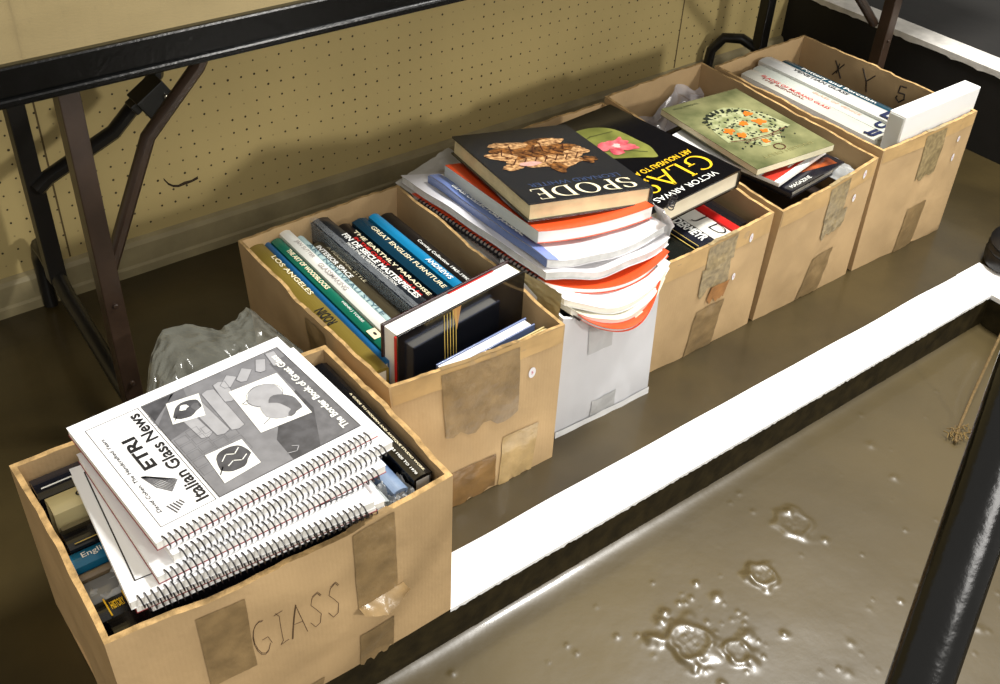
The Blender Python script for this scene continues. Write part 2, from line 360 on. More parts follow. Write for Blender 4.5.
mb = MB(); mb.box((-2.5, WALL+1.6, -0.05), (4.5, WALL+1.64, 2.6), mat('dark_far_wall', (24, 21, 17), 0.8)); structure(mb.build('wall_far'))
# seam between pegboard panels, chipped edge
mb = MB(); mb.box((0.395, WALL-0.0006, 0.07), (0.398, WALL, 2.4), mat('seam_shadow_gap', (92, 76, 44), 0.8)); mb.box((1.868, WALL-0.0008, 0.07), (1.871, WALL, 2.4), MATS['seam_shadow_gap'])
structure(mb.build('trim_4'))
# chipped hole in the pegboard
mb = MB(); chip = mat('chipped_board_core', (52, 38, 20), 0.9, 0.4, 200)
pth = [(0.665+0.007*0, 0.215), (0.672, 0.203), (0.680, 0.196), (0.690, 0.193), (0.702, 0.194), (0.715, 0.195), (0.728, 0.198)]
F = frame((0, WALL-0.0004, 0), (1, 0, 0), (0, 0, 1))
up = [(p[0], p[1]+0.003+0.003*2.6*abs(noise.noise(Vector((p[0]*400, 0, 0))))) for p in pth]
for i in range(len(pth)-1): mb.add([(pth[i][0]-0.083, pth[i][1]-0.052, 0), (pth[i+1][0]-0.083, pth[i+1][1]-0.052, 0), (up[i+1][0]-0.083, up[i+1][1]-0.050, 0), (up[i][0]-0.083, up[i][1]-0.050, 0)], [(0,1,2,3)], chip, F)
structure(mb.build('trim_5'))
# baseboard
mb = MB(); prof = [(0, 0), (-0.016, 0), (-0.016, 0.016), (-0.012, 0.020), (-0.012, 0.056), (-0.008, 0.064), (0, 0.068)]
N = 60
vs = [(-2.5+(PX+2.5)*i/N, WALL+p[0]+0.0012*noise.noise(Vector((i*1.3, p[1]*40, 0))), p[1]) for i in range(N+1) for p in prof]; k = len(prof)
mb.add(vs, [(i*k+j, (i+1)*k+j, (i+1)*k+j+1, i*k+j+1) for i in range(N) for j in range(k-1)]+[tuple(N*k+j for j in range(k))], base_paint)
structure(mb.build('baseboard_back'))

# ------------------------------------------------------------------ folding table standing over the back of the boxes
tb = thing('folding_table', 'long black-edged folding table with brown and black steel legs against the pegboard wall', 'table', T(1.2, 1.4, 0))
L = T(-1.2, -1.4, 0)
mb = MB(); mb.box((-0.06, 1.165, 0.612), (2.44, 1.63, 0.644), table_top); mb.build('tabletop', tb, 0.004, M=L)
mb = MB()
mb.box((-0.065, 1.155, 0.600), (2.445, 1.168, 0.6455), table_black); mb.box((-0.065, 1.627, 0.600), (2.445, 1.640, 0.6455), table_black)
mb.box((-0.073, 1.155, 0.600), (-0.058, 1.640, 0.6455), table_black); mb.box((2.438, 1.155, 0.600), (2.453, 1.640, 0.6455), table_black)
mb.box((-0.06, 1.150, 0.6015), (2.44, 1.157, 0.612), table_black)
mb.build('edge_band', tb, 0.003, M=L)
mb = MB(); mb.box((0.0, 1.17, 0.596), (2.4, 1.62, 0.611), mat('table_underside', (70, 56, 38), 0.8)); mb.build('underside', tb, M=L)
for sx, sd in ((0.341, 1), (2.03, -1)):
    q = 0.0 if sd > 0 else 0.07; fx = sx+q*0.8
    mb = MB(); mb.tube([(fx, 1.262, 0.595), (fx, 1.262, 0.02)], 0.0135, rust_leg, 4, square=True)
    for zz in (0.10, 0.24): mb.tube([(fx, 1.262-0.013, zz), (fx, 1.262-0.0175, zz)], 0.004, rust_leg, 8)
    mb.build('leg', tb, 0.002, M=L)['label'] = 'brown front leg'
    mb = MB(); mb.tube([(sx, 1.545, 0.595), (sx, 1.545, 0.11)], 0.0135, black_leg, 4, square=True); mb.build('leg', tb, 0.002, M=L)
    mb = MB()
    foot = [(fx, 1.225, 0.006), (fx, 1.24, 0.03), (fx, 1.275, 0.05), (sx, 1.32, 0.058), (sx, 1.40, 0.078), (sx, 1.50, 0.102), (sx, 1.545, 0.122), (sx-0.28*q, 1.585, 0.140), (sx-0.7*q, 1.615, 0.138), (sx-0.97*q, 1.632, 0.105), (sx-q, 1.635, 0.05), (sx-q, 1.635, 0.006)]
    mb.tube(foot, 0.0125, black_leg, 10); mb.build('foot_rail', tb, smooth=True, M=L)
    b1 = MB(); b1.tube([(sx+0.215, 1.285, 0.595), (sx+0.180, 1.285, 0.535), (sx+0.098, 1.285, 0.455), (sx+0.014, 1.285, 0.275)] if sd > 0 else [(fx-0.215, 1.285, 0.595), (fx-0.19, 1.285, 0.46), (fx-0.12, 1.285, 0.365), (fx-0.014, 1.285, 0.27)], 0.010, rust_leg, 8, up=(0, 1, 0)); b1.build('brace', tb, smooth=True, M=L)['label'] = 'brown bent brace'
    b2 = MB(); b2.tube([(sx, 1.53, 0.285), (sx+sd*0.02, 1.53, 0.30), (sx+sd*0.13, 1.53, 0.345), (sx+sd*0.175, 1.53, 0.385), (sx+sd*0.21, 1.53, 0.42), (sx+sd*0.24, 1.53, 0.595)], 0.012, black_leg, 8, up=(0, 1, 0)); b2.build('brace', tb, smooth=True, M=L)
    bk = MB(); X = T(sx+sd*0.190, 1.50, 0.40) @ RY(-sd*32)
    bk.box((-0.026, -0.02, -0.022), (0.026, 0.02, 0.022), black_leg, X); bk.box((-0.036, -0.012, 0.002), (-0.024, 0.012, 0.020), black_leg, X)
    bk.tube([X @ Vector((0.014, -0.026, 0)), X @ Vector((0.014, 0.02, 0))], 0.004, mat('steel_rivet', (170, 165, 150), 0.3, metal=0.8), 8)
    bk.build('brace_bracket', tb, 0.002, M=L)

# ------------------------------------------------------------------ cardboard boxes
# corners are listed front-left, front-right, back-right, back-left
class Carton:
    def __init__(s, name, label, bot, rim, m, me, bulge=(0.006, 0.004, 0.004, 0.004), t=0.0045, dip=(0, 0, 0, 0), seed=1, group='cartons of books in a row on the ledge'):
        s.b = [Vector(p) for p in bot]; s.r = [Vector(p) for p in rim]; s.bulge = bulge; s.t = t; s.dip = dip; s.seed = seed
        c = sum(s.b, Vector())/4; s.org = T(c.x, c.y, 0); s.inv = s.org.inverted(); s.me = me
        s.o = thing(name, label, 'box', s.org, group)
        mb = MB(); nu, nv = 36, 20
        def ring(v, inset):
            out = []
            for k in range(4):
                for i in range(nu): out.append(s.P(k, i/nu, v, -inset))
            return out
        outer = [ring(j/nv, 0) for j in range(nv+1)]; inner = [ring(j/nv, t) for j in range(nv+1)]
        n = 4*nu; vs = [p for r_ in outer for p in r_]
        mb.add([s.inv @ p for p in vs], [(j*n+i, j*n+(i+1) % n, (j+1)*n+(i+1) % n, (j+1)*n+i) for j in range(nv) for i in range(n)], m)
        vs = [p for r_ in inner for p in r_]
        mb.add([s.inv @ p for p in vs], [(j*n+(i+1) % n, j*n+i, (j+1)*n+i, (j+1)*n+(i+1) % n) for j in range(nv) for i in range(n)], m)
        mb.add([s.inv @ p for p in outer[nv]+inner[nv]], [(i, (i+1) % n, n+(i+1) % n, n+i) for i in range(n)], me)
        mb.add([s.inv @ (s.b[k]+Vector((0, 0, 0.004))) for k in range(4)], [(0, 1, 2, 3)], m); mb.add([s.inv @ s.b[k] for k in range(4)], [(3, 2, 1, 0)], m)
        s.mb = mb; s.m = m
    def P(s, k, u, v, off=0.0):
        k2 = (k+1) % 4; B = s.b[k].lerp(s.b[k2], u); Rm = s.r[k].lerp(s.r[k2], u); p = B.lerp(Rm, v)
        d = (s.b[k2]-s.b[k]).normalized(); n = Vector((d.y, -d.x, 0))
        bz = s.bulge[k]*math.sin(PI*min(max(u, 0), 1))*(0.25+0.75*math.sin(PI*min(v, 1)*0.8))
        bz += (0.0030*noise.noise(Vector((u*5+k*9, v*4, s.seed)))+0.0016*noise.noise(Vector((u*13+k*9, v*11, s.seed+4))))*math.sin(PI*min(max(u, 0), 1))
        p = p+n*(bz+off); p.z -= s.dip[k]*math.sin(PI*min(max(u, 0), 1))*max(v, 0)
        if off < 0:                                                   # inset corners along the wall as well
            L_ = (s.b[k2]-s.b[k]).length; p += d*(-off)*(1-2*u)
        if v > 0.98: p.z += (0.0022*noise.noise(Vector((u*22+k*7, s.seed, 1)))+0.0035*noise.noise(Vector((u*6+k*7, s.seed, 4))))*min(1, 6*min(max(u, 0), max(1-u, 0)))
        return p
    def fin(s):
        o = s.mb.build('carton_walls', s.o, smooth=True); return o
    # strip of tape on wall k between (u0,v0) and (u1,v1); sk shifts the top; over wraps the rim
    def tape(s, k, u0, u1, v0, v1, m, sk=0.0, over=False, label=None, rag=0.0, name='packing_tape', off=0.0013):
        mb = MB(); nu, nv = 10, 14
        def fn(a, b):
            rr = rag*noise.noise(Vector((a*6+s.seed, 0, u0*9))) if rag else 0
            v = v0+rr+(v1-v0-rr)*b; u = u0+(u1-u0)*a+sk*b
            return s.inv @ (s.P(k, u, v, off)+Vector((0, 0, 0.0))+Vector((0, -0.0004, 0))*noise.noise(Vector((a*7, b*13, s.seed)))*1.0)
        mb.grid(fn, nu, nv, m)
        if over:
            def fo(a, b):
                u = u0+(u1-u0)*a+sk
                if b < 0.34: 
                    q = s.P(k, u, 1.0, 0.0007); q.z += 0.0008; return s.inv @ q
                q = s.P(k, u, 1.0-0.12*max(0, (b-0.67)*3), -s.t-0.0008 if b > 0.5 else 0); q.z += 0.0008 if b < 0.7 else 0; return s.inv @ q
            mb.grid(fo, nu, 3, m)
        o = mb.build(name, s.o, smooth=True)
        if label: o['label'] = label
        return o
    def dot(s, k, u, v, r, m, tall=1.0, name='price_sticker'):
        mb = MB(); c = s.P(k, u, v, 0.0012); du = (s.P(k, u+0.01, v, 0.0012)-s.P(k, u-0.01, v, 0.0012)).normalized()
        F = s.inv @ frame(c, du, (0, 0, 1)); blob(mb, 0, 0, r, r*tall, m, F, 0.0004)
        if name == 'price_sticker': text(mb, '5', F, -r*0.3, -r*0.4, r*0.6, r*0.9, mat('pink_print', (205, 90, 110), 0.5), lift=0.0008)
        o = mb.build(name, s.o)
    def write(s, k, strokes, m, wd, u0, v0, su, sv):
        for st in strokes:
            q = []
            for i in range(len(st)-1):
                for j in range(5): q.append((st[i][0]+(st[i+1][0]-st[i][0])*j/5, st[i][1]+(st[i+1][1]-st[i][1])*j/5))
            q.append(st[-1]); pts = [s.inv @ s.P(k, u0+a*su, v0+b*sv, 0.0004 if not s.flip else -s.t-0.0004) for a, b in q]
            s.mb.tube(pts, wd, m, 5)
    flip = False
zc = lambda l, z: [(x, y, z) for x, y in l]
white_dot = mat('sticker_white', (236, 234, 236), 0.5)

# box 1 (nearest)
B1 = Carton('cardboard_box', 'open brown box with GLASS pencilled on its front, nearest the camera, under the spiral notebooks', zc([(0.120,0.706),(0.531,0.709),(0.531,1.004),(0.123,1.010)], 0),
            [(0.116,0.714,0.252),(0.530,0.711,0.247),(0.531,1.004,0.247),(0.122,1.014,0.247)], cardboard, cardboard_edge, bulge=(0.005,0.004,0.003,-0.004), dip=(0.010,0.0,0.0,0.0), t=0.007, seed=1)
G = [[arc(0.5,0.5,0.42,0.5,60,330,10)+[(0.86,0.42),(0.5,0.42)]]]
def let_G(x): return [[(x+a*0.9, b) for a, b in arc(0.5,0.5,0.42,0.5,70,320,10)], [(x+0.85,0.2),(x+0.72,0.42),(x+0.45,0.40)], [(x+a*0.9+0.03, b+0.03) for a, b in arc(0.5,0.5,0.42,0.5,70,320,10)]]
def let_L(x): return [[(x+0.1,1.0),(x+0.25,0.85),(x+0.25,0.1),(x+0.1,0.02),(x+0.5,0.05)], [(x+0.0,0.95),(x+0.4,1.0)]]
def let_A(x): return [[(x,0),(x+0.35,1.0),(x+0.75,0)], [(x+0.04,0.0),(x+0.38,0.97)], [(x+0.15,0.4),(x+0.6,0.38)]]
def let_S(x): return [[(x+0.6,0.85),(x+0.45,1.0),(x+0.2,0.92),(x+0.12,0.7),(x+0.35,0.5),(x+0.55,0.3),(x+0.45,0.05),(x+0.2,0.0),(x,0.2)], [(x+0.63,0.88),(x+0.47,1.04),(x+0.2,0.97)]]
B1.write(0, let_G(0)+let_L(1.1)+let_A(1.75)+let_S(2.7)+let_S(3.6), marker_thin, 0.00038, 0.345, 0.50, 0.063, 0.23)
B1.fin()
B1.tape(0, 0.215, 0.345, 0.46, 0.93, tape, 0.0, label='brown tape strip on the left of the front')
B1.tape(0, 0.665, 0.80, 0.46, 0.985, tape, 0.0, over=True)
B1.tape(0, 0.66, 0.78, 0.0, 0.24, tape, 0.005, rag=0.04)
B1.tape(0, 0.38, 0.53, 0.0, 0.07, tape, 0.01)
mb = MB(); mb.grid(lambda a, b: B1.inv @ (B1.P(0, 0.665+0.155*a, 0.46-0.0*b, 0.001)+Vector((0, -0.016*b, 0.002*b-0.022*b*(1-2*abs(a-0.5))))+Vector((0, 0, 0.004*noise.noise(Vector((a*6, b*4, 0)))*b))), 10, 6, tape)
mb.build('peeling_tape_end', B1.o, smooth=True)

# box 2
B2 = Carton('cardboard_box', 'open brown box behind the nearest one, filled with upright books and a crosswise black one', zc([(0.560,0.856),(0.821,0.851),(0.828,1.285),(0.560,1.285)], 0),
            [(0.549,0.877,0.253),(0.825,0.857,0.248),(0.838,1.297,0.250),(0.547,1.287,0.252)], cardboard, cardboard_edge, bulge=(0.004,0.004,0.004,0.004), t=0.005, seed=2)
B2.fin()
B2.tape(0, 0.27, 0.72, 0.52, 0.97, tape, 0.0, over=True, rag=0.06, label='wide wrinkled brown tape over the rim')
B2.tape(0, 0.14, 0.58, 0.0, 0.27, mat('packing_tape_brown', (128, 98, 58), 0.25, 0.25, 30, 1.0, 40, spec=0.6), 0.0, rag=0.05)
B2.tape(0, 0.60, 0.84, 0.0, 0.36, tape_light, 0.03, rag=0.06)
B2.tape(0, 0.01, 0.99, 0.88, 0.995, mat('kraft_rim', (192, 158, 106), 0.6, 0.08, 30), off=0.0005, name='rim_band')
B2.dot(0, 0.80, 0.76, 0.0062, white_dot, 1.5)
B2.tape(3, 0.50, 0.62, 0.45, 0.95, tape, 0.0, over=True)

# box 3 (white)
B3 = Carton('white_cardboard_box', 'white cardboard box buried under the sagging stack of catalogues', zc([(0.848,0.882),(1.046,0.878),(1.050,1.30),(0.850,1.30)], 0),
            [(0.846,0.884,0.232),(1.034,0.880,0.253),(1.046,1.305,0.255),(0.850,1.305,0.250)], white_board, white_board_edge, bulge=(0.002,-0.002,0.003,-0.002), t=0.004, seed=3, dip=(0.030,0,0,0))
B3.fin()
B3.tape(0, 0.27, 0.52, 0.68, 0.97, tape_white, 0.0); B3.tape(0, 0.36, 0.62, 0.0, 0.20, tape_white, 0.01)
B3.tape(0, 0.01, 1.0, 0.0, 0.055, white_board_edge, off=0.003, name='folded_bottom_edge')
B3.write(0, [[(0, 0), (0.4, 0.5), (0.7, 0.4), (1.0, 1.0)], [(0.2, 0.5), (0.8, 0.3)]], mat('pink_crayon', (220, 110, 130), 0.6), 0.0004, 0.76, 0.84, 0.09, 0.05)

# box 4
B4 = Carton('cardboard_box', 'open brown box right of the white one, holding the black GLASS book', zc([(1.068,0.912),(1.326,0.912),(1.330,1.350),(1.070,1.350)], 0),
            [(1.060,0.905,0.226),(1.333,0.915,0.228),(1.345,1.360,0.240),(1.062,1.355,0.240)], cardboard, cardboard_edge, bulge=(0.005,0.003,0.004,0.002), t=0.0055, seed=4)
B4.fin()
B4.tape(0, 0.01, 0.99, 0.84, 0.995, mat('kraft_rim', (192, 158, 106)), off=0.0005, name='rim_band')
B4.tape(0, 0.40, 0.66, 0.78, 0.98, tape_grey, 0.0, over=True); B4.tape(0, 0.37, 0.63, 0.58, 0.80, tape_grey, 0.0, rag=0.1, off=0.0019)
B4.tape(0, 0.46, 0.62, 0.46, 0.60, mat('torn_kraft', (160, 112, 62), 0.8, 0.2, 50), 0.03, rag=0.05, name='torn_patch', off=0.0024)
B4.tape(0, 0.36, 0.62, 0.0, 0.42, tape, 0.03)
B4.dot(0, 0.80, 0.88, 0.0045, white_dot, 1.9); B4.dot(0, 0.69, 0.60, 0.004, white_dot, 1.8)

# box 5
B5 = Carton('cardboard_box', 'open brown box second from the far end, holding the green-gold book and bubble wrap', zc([(1.340,0.912),(1.604,0.912),(1.608,1.350),(1.342,1.350)], 0),
            [(1.346,0.907,0.228),(1.600,0.912,0.252),(1.606,1.355,0.262),(1.350,1.360,0.250)], cardboard, cardboard_edge, bulge=(0.006,0.003,0.004,0.003), t=0.0055, seed=5)
B5.fin()
B5.tape(0, 0.01, 0.99, 0.86, 0.995, mat('kraft_rim', (192, 158, 106)), off=0.0005, name='rim_band')
B5.tape(0, 0.47, 0.69, 0.70, 0.98, tape_grey, 0.0, over=True); B5.tape(0, 0.48, 0.74, 0.56, 0.72, tape_grey, 0.0, rag=0.06, off=0.0019)
B5.tape(0, 0.43, 0.66, 0.0, 0.38, tape, 0.05, rag=0.03)
B5.dot(0, 0.86, 0.93, 0.005, white_dot, 1.7); B5.dot(0, 0.79, 0.77, 0.0045, white_dot, 1.7)

# box 6
B6 = Carton('cardboard_box', 'open brown box at the far right end, packed with white-spined books and a white slipcase', zc([(1.622,0.912),(1.900,0.908),(1.900,1.335),(1.624,1.340)], 0),
            [(1.610,0.912,0.262),(1.894,0.909,0.266),(1.892,1.330,0.266),(1.612,1.325,0.264)], cardboard, cardboard_edge, bulge=(0.004,0.003,0.003,0.003), t=0.0055, seed=6)
B6.flip = True
B6.write(1, [[(0.0, 1), (1, 0)], [(1, 1), (0, 0)], [(0.5, 0.9), (0.6, 0.2)]], marker, 0.0014, 0.73, 0.80, 0.055, 0.12)
B6.write(1, [[(0, 1), (0.5, 0.5)], [(1, 1.1), (0.5, 0.5), (0.35, -0.1)]], marker, 0.0014, 0.54, 0.80, 0.08, 0.14)
B6.write(1, [[(0.2, 1), (0.9, 0.95), (0.9, 0.55), (0.2, 0.6), (0.1, 0.3), (0.6, 0.0), (1, 0.2), (0.9, 0.35)]], marker, 0.0016, 0.35, 0.82, 0.05, 0.13)
B6.flip = False
B6.fin()
B6.tape(0, 0.01, 0.99, 0.90, 0.995, mat('kraft_rim', (192, 158, 106)), off=0.0005, name='rim_band')
B6.tape(0, 0.44, 0.66, 0.62, 0.98, tape_grey, 0.0, over=True, rag=0.06); B6.tape(0, 0.44, 0.66, 0.0, 0.38, tape, 0.02)
B6.dot(0, 0.85, 0.83, 0.0045, white_dot, 1.4); B6.dot(0, 0.85, 0.68, 0.0045, white_dot, 1.8)

# ------------------------------------------------------------------ spiral-bound notebooks in box 1
NW, NH, NT = 0.270, 0.218, 0.0116
def coil(x0, x1, y, z, r, pitch, m, rw=0.00095, seg=12):
    n = int((x1-x0)/pitch); pts = []
    for i in range(n*seg+1):
        a = 2*PI*i/seg; pts.append((x0+pitch*i/seg, y+r*math.cos(a), z+r*math.sin(a)))
    mb = MB(); mb.tube(pts, rw, m, 5); return mb
coil_mesh = [None]
def cover_art(mb, full=True):
    F0 = frame((0, 0, NT), (1, 0, 0), (0, 1, 0)); FR_ = frame((0, 0, NT), (0, 1, 0), (-1, 0, 0))
    if not full:
        outline(mb, [(0.013, 0.030), (0.256, 0.030), (0.256, 0.204), (0.013, 0.204)], 0.0014, black_ink, F0); return
    outline(mb, [(0.014, 0.022), (0.076, 0.022), (0.076, 0.200), (0.014, 0.200)], 0.0006, black_ink, F0)
    poly(mb, [(0.080, 0.022), (0.258, 0.022), (0.258, 0.200), (0.080, 0.200)], mid_grey, F0, 0.0002)
    outline(mb, [(0.080, 0.022), (0.258, 0.022), (0.258, 0.200), (0.080, 0.200)], 0.0007, black_ink, F0, 0.0007)
    # halftone picture: stones, blocks and darker ground
    poly(mb, [(0.081, 0.168), (0.120, 0.199), (0.081, 0.199)], dark_grey, F0, 0.0003)
    poly(mb, [(0.081, 0.130), (0.118, 0.138), (0.132, 0.199), (0.116, 0.199), (0.081, 0.160)], grey_print, F0, 0.0003)
    poly(mb, [(0.170, 0.023), (0.257, 0.023), (0.257, 0.130), (0.215, 0.110), (0.190, 0.085), (0.172, 0.060)], dark_grey, F0, 0.0003)
    poly(mb, [(0.205, 0.023), (0.257, 0.023), (0.257, 0.180), (0.234, 0.178), (0.233, 0.080)], grey_print, F0, 0.00035)
    for k, (a, b, c, d, q) in enumerate([(0.108,0.112,0.015,0.062,4),(0.124,0.106,0.016,0.070,2),(0.141,0.104,0.016,0.074,-2),(0.158,0.150,0.015,0.034,-6),(0.168,0.178,0.013,0.030,-50),(0.188,0.176,0.013,0.034,-46),(0.214,0.176,0.012,0.026,-30),(0.236,0.172,0.012,0.028,-8)]):
        X = F0 @ T(a, b, 0) @ RZ(q); qd = [(0, 0), (c*0.5, -0.003), (c, 0), (c, d), (c*0.5, d+0.003), (0, d)]
        qd = [(x_, min(y_, 0.198-b)) for x_, y_ in qd]; poly(mb, qd, light_grey, X, 0.00040+0.00003*k); outline(mb, qd, 0.0007, grey_print, X, 0.00044+0.00003*k)
    for i in range(4):
        for j in range(5):
            x = 0.083+0.016*i; y = 0.060+0.014*j+0.005*(i % 2); outline(mb, [(x, y), (x+0.014, y+0.001), (x+0.014, y+0.012), (x, y+0.011)], 0.0004, grey_print, F0, 0.0004)
    P = lambda p: poly(mb, p, white_ink, F0, 0.0006)
    Fs = F0; F0 = F0 @ T(0.006, -0.009, 0); P = lambda p: poly(mb, p, white_ink, F0, 0.0008)
    P([(0.088, 0.160), (0.124, 0.152), (0.136, 0.190), (0.098, 0.196)])
    blob(mb, 0.113, 0.174, 0.019, 0.012, dark_grey, F0, 0.0010, 20, wob=0.1); blob(mb, 0.111, 0.178, 0.006, 0.004, white_ink, F0, 0.0013, 20, wob=0.2); blob(mb, 0.122, 0.172, 0.007, 0.004, grey_print, F0, 0.0013, 70, wob=0.2)
    poly(mb, [(0.096, 0.166), (0.090, 0.162), (0.099, 0.171)], dark_grey, F0, 0.0010)
    F0 = Fs @ T(0.004, -0.014, 0.0)
    P([(0.160, 0.094), (0.223, 0.088), (0.228, 0.172), (0.166, 0.176)])
    blob(mb, 0.196, 0.146, 0.022, 0.019, light_grey, F0, 0.0010, 15, wob=0.08); outline(mb, [(0.196+0.022*math.cos(t*0.35), 0.146+0.019*math.sin(t*0.35)) for t in range(18)], 0.0006, grey_print, F0, 0.001)
    blob(mb, 0.205, 0.118, 0.018, 0.020, grey_print, F0, 0.0012, 10, wob=0.1); blob(mb, 0.192, 0.116, 0.013, 0.017, light_grey, F0, 0.0013, 30, wob=0.1)
    outline(mb, [(0.176, 0.150), (0.168, 0.148), (0.172, 0.144)], 0.001, grey_print, F0, 0.001, False); outline(mb, [(0.180, 0.108), (0.170, 0.104)], 0.001, dark_grey, F0, 0.001, False)
    F0 = Fs
    P([(0.094, 0.036), (0.140, 0.040), (0.142, 0.084), (0.098, 0.086)])
    blob(mb, 0.120, 0.064, 0.021, 0.017, dark_grey, F0, 0.0010, 35, wob=0.08); outline(mb, [(0.108, 0.066), (0.116, 0.073), (0.124, 0.068), (0.132, 0.074)], 0.0011, white_ink, F0, 0.0013, False); outline(mb, [(0.110, 0.056), (0.118, 0.060), (0.126, 0.055), (0.134, 0.060)], 0.0011, white_ink, F0, 0.0013, False)
    outline(mb, [(0.104, 0.058), (0.097, 0.050)], 0.0016, dark_grey, F0, 0.001, False)
    outline(mb, [(0.170, 0.034), (0.180, 0.031), (0.186, 0.037), (0.180, 0.041)], 0.0010, light_grey, F0, 0.0010, False)
    # title block
    text(mb, 'Italian Glass News', FR_, 0.030, -0.073, 0.163, 0.0150, black_ink, 0.022, lift=0.0006)
    text(mb, 'ETRI', FR_, 0.104, -0.052, 0.056, 0.0150, black_ink, 0.03, lift=0.0006)
    text(mb, 'David Cohen: The Handcrafted Years', FR_, 0.040, -0.0245, 0.136, 0.0042, black_ink, 0.01, 0.2, lift=0.0006)
    for k in range(11):
        a = k/10; outline(mb, [(0.030+0.004*a, 0.098-0.002*a), (0.036+0.020*a, 0.080-0.010*abs(a-0.5)), (0.046+0.012*a, 0.060+0.012*a)], 0.0011, grey_print, F0, 0.0006, False)
    for k in range(5): outline(mb, [(0.032+0.0035*k, 0.044), (0.036+0.003*k, 0.030+0.002*k)], 0.0015, dark_grey, F0, 0.0006, False)
    text(mb, 'The Border Book of Great Glass', FR_, 0.030, -0.249, 0.158, 0.0095, white_ink, 0.03, lift=0.0010)
    text(mb, 'Vol. 3 Issue 2', FR_, 0.150, -0.0795, 0.030, 0.0022, grey_print, 0.0, lift=0.0006)
nb_label = ['at the very bottom of the stack, deepest in the box', 'second from the bottom of the stack', 'jutting left under the top ones, its blank bordered cover corner showing',
            'fourth from the bottom of the stack', 'directly under the top one']
stack = [(0.172, 0.728, -3.2), (0.156, 0.725, -4.4), (0.151, 0.722, -4.9), (0.184, 0.726, 0.5), (0.205, 0.733, 2.6), (0.195, 0.746, 3.2)]
for i, (x, y, rz) in enumerate(stack):
    z = 0.240+i*0.0121
    lab = 'top white spiral notebook titled ETRI Italian Glass News, grey photographs on its cover' if i == 5 else 'white spiral notebook ' + nb_label[i]
    t = thing('spiral_notebook', lab, 'notebook', T(x, y, z) @ RZ(rz), 'spiral notebooks stacked in the nearest box')
    mb = MB(); mb.box((0, 0.006, NT-0.0009), (NW, NH, NT), coverpaper)
    if i == 5: cover_art(mb)
    elif i in (2, 4): cover_art(mb, False)
    o = mb.build('front_cover', t)
    mb = MB(); mb.box((0.0008, 0.0065, 0.0009), (NW-0.001, NH-0.001, NT-0.0009), white_pages); mb.build('page_block', t)
    mb = MB(); mb.box((0, 0.006, 0), (NW, NH, 0.0009), mat('dull_red_back_cover', (150, 60, 62), 0.5) if i in (1, 3, 5) else coverpaper); mb.build('back_cover', t)
    if coil_mesh[0] is None:
        o = coil(0.008, NW-0.008, 0.0066, NT/2, 0.0074, 0.0068, wire, 0.0009).build('spiral_binding', t, smooth=False); coil_mesh[0] = o.data
    else:
        o = bpy.data.objects.new('spiral_binding', coil_mesh[0]); C.objects.link(o); o.parent = t

# ------------------------------------------------------------------ upright books in box 1
g1 = 'books standing spine up in the nearest box'
def bx1(y, D, z, cov, lab, sp=None, x=0.134, L_=0.235, W=0.19, pg=None, hard=True, rz=0, cat='book'):
    book('upright_book', lab, W, L_, D, up_x(x, y, z+0.009, rz), cov, pg, hard, spine=sp, group=g1, cat=cat)
def sp_right(items):                                                  # reads towards +y (world +x), tops at -z (world +y)
    return spine_text([(a, b, c, d, e, f, 'up')+tuple(r) if a == '#band' else (a, 1-c, 1-b, d, e, f, 'up')+tuple(r) for a, b, c, d, e, f, *r in items])
bx1(0.994, 0.036, 0.222, gloss('navy_black_cloth', (22, 24, 32)), 'black book with a thin white line, rearmost at the left of the nearest box', sp_right([('#band', 0.03, 0.99, 0.60, 0.66, white_ink)]))
bx1(0.952, 0.030, 0.226, gloss('cream_jacket', (226, 212, 160)), 'cream-spined book left of the notebook stack in the nearest box', sp_right([('OLD GLASS', 0.13, 0.50, 0.34, 0.66, black_ink)]), x=0.138, pg=cream_pages)
bx1(0.920, 0.026, 0.206, gloss('taupe_jacket', (150, 140, 112), 0.5), 'taupe book between the cream and the black one in the nearest box', x=0.140)
bx1(0.894, 0.032, 0.227, gloss('black_jacket', (18, 18, 20)), 'black book just behind the teal one at the left of the nearest box', sp_right([('#band', 0.03, 0.99, 0.86, 0.90, gold_ink)]), x=0.134)
bx1(0.861, 0.022, 0.222, gloss('teal_jacket', (26, 104, 140)), 'teal book lettered English in the nearest box', sp_right([('English Silver', 0.05, 0.32, 0.30, 0.74, white_ink, 0.006)]), x=0.130)
bx1(0.837, 0.010, 0.214, gloss('brown_board', (120, 104, 80), 0.5), 'thin brown book just in front of the teal one', x=0.130)
bx1(0.824, 0.034, 0.212, gloss('grey_wrapped_jacket', (128, 130, 132), 0.15), 'grey book in clear wrapping in the left of the nearest box', x=0.128, pg=white_pages)
bx1(0.788, 0.026, 0.216, gloss('black_label_jacket', (24, 24, 24), 0.25), 'black book with a yellow label near the front left corner of the nearest box', sp_right([('#band', 0.045, 0.052, 0.0, 1.0, yellow_ink), ('#band', 0.130, 0.136, 0.0, 1.0, yellow_ink), ('HISTORY', 0.062, 0.122, 0.30, 0.72, yellow_ink, 0.03)]), x=0.128)
bx1(0.760, 0.036, 0.218, gloss('black_cloth', (16, 16, 19), 0.2), 'glossy black book closest to the front left corner of the nearest box', x=0.132)
mb = MB()
mb.grid(lambda u, v: (0.135+0.07*u+0.004*math.sin(v*9), 0.775+0.050*v, 0.222+0.012*noise.noise(Vector((u*3, v*4, 1)))+0.004*noise.noise(Vector((u*11, v*12, 1)))), 22, 22, clear_film)
tag(mb.build('plastic_wrap', smooth=True), 'crinkled clear plastic over the grey book at the left of the nearest box', 'plastic wrap')
g1b = 'books standing spine up at the right of the nearest box'
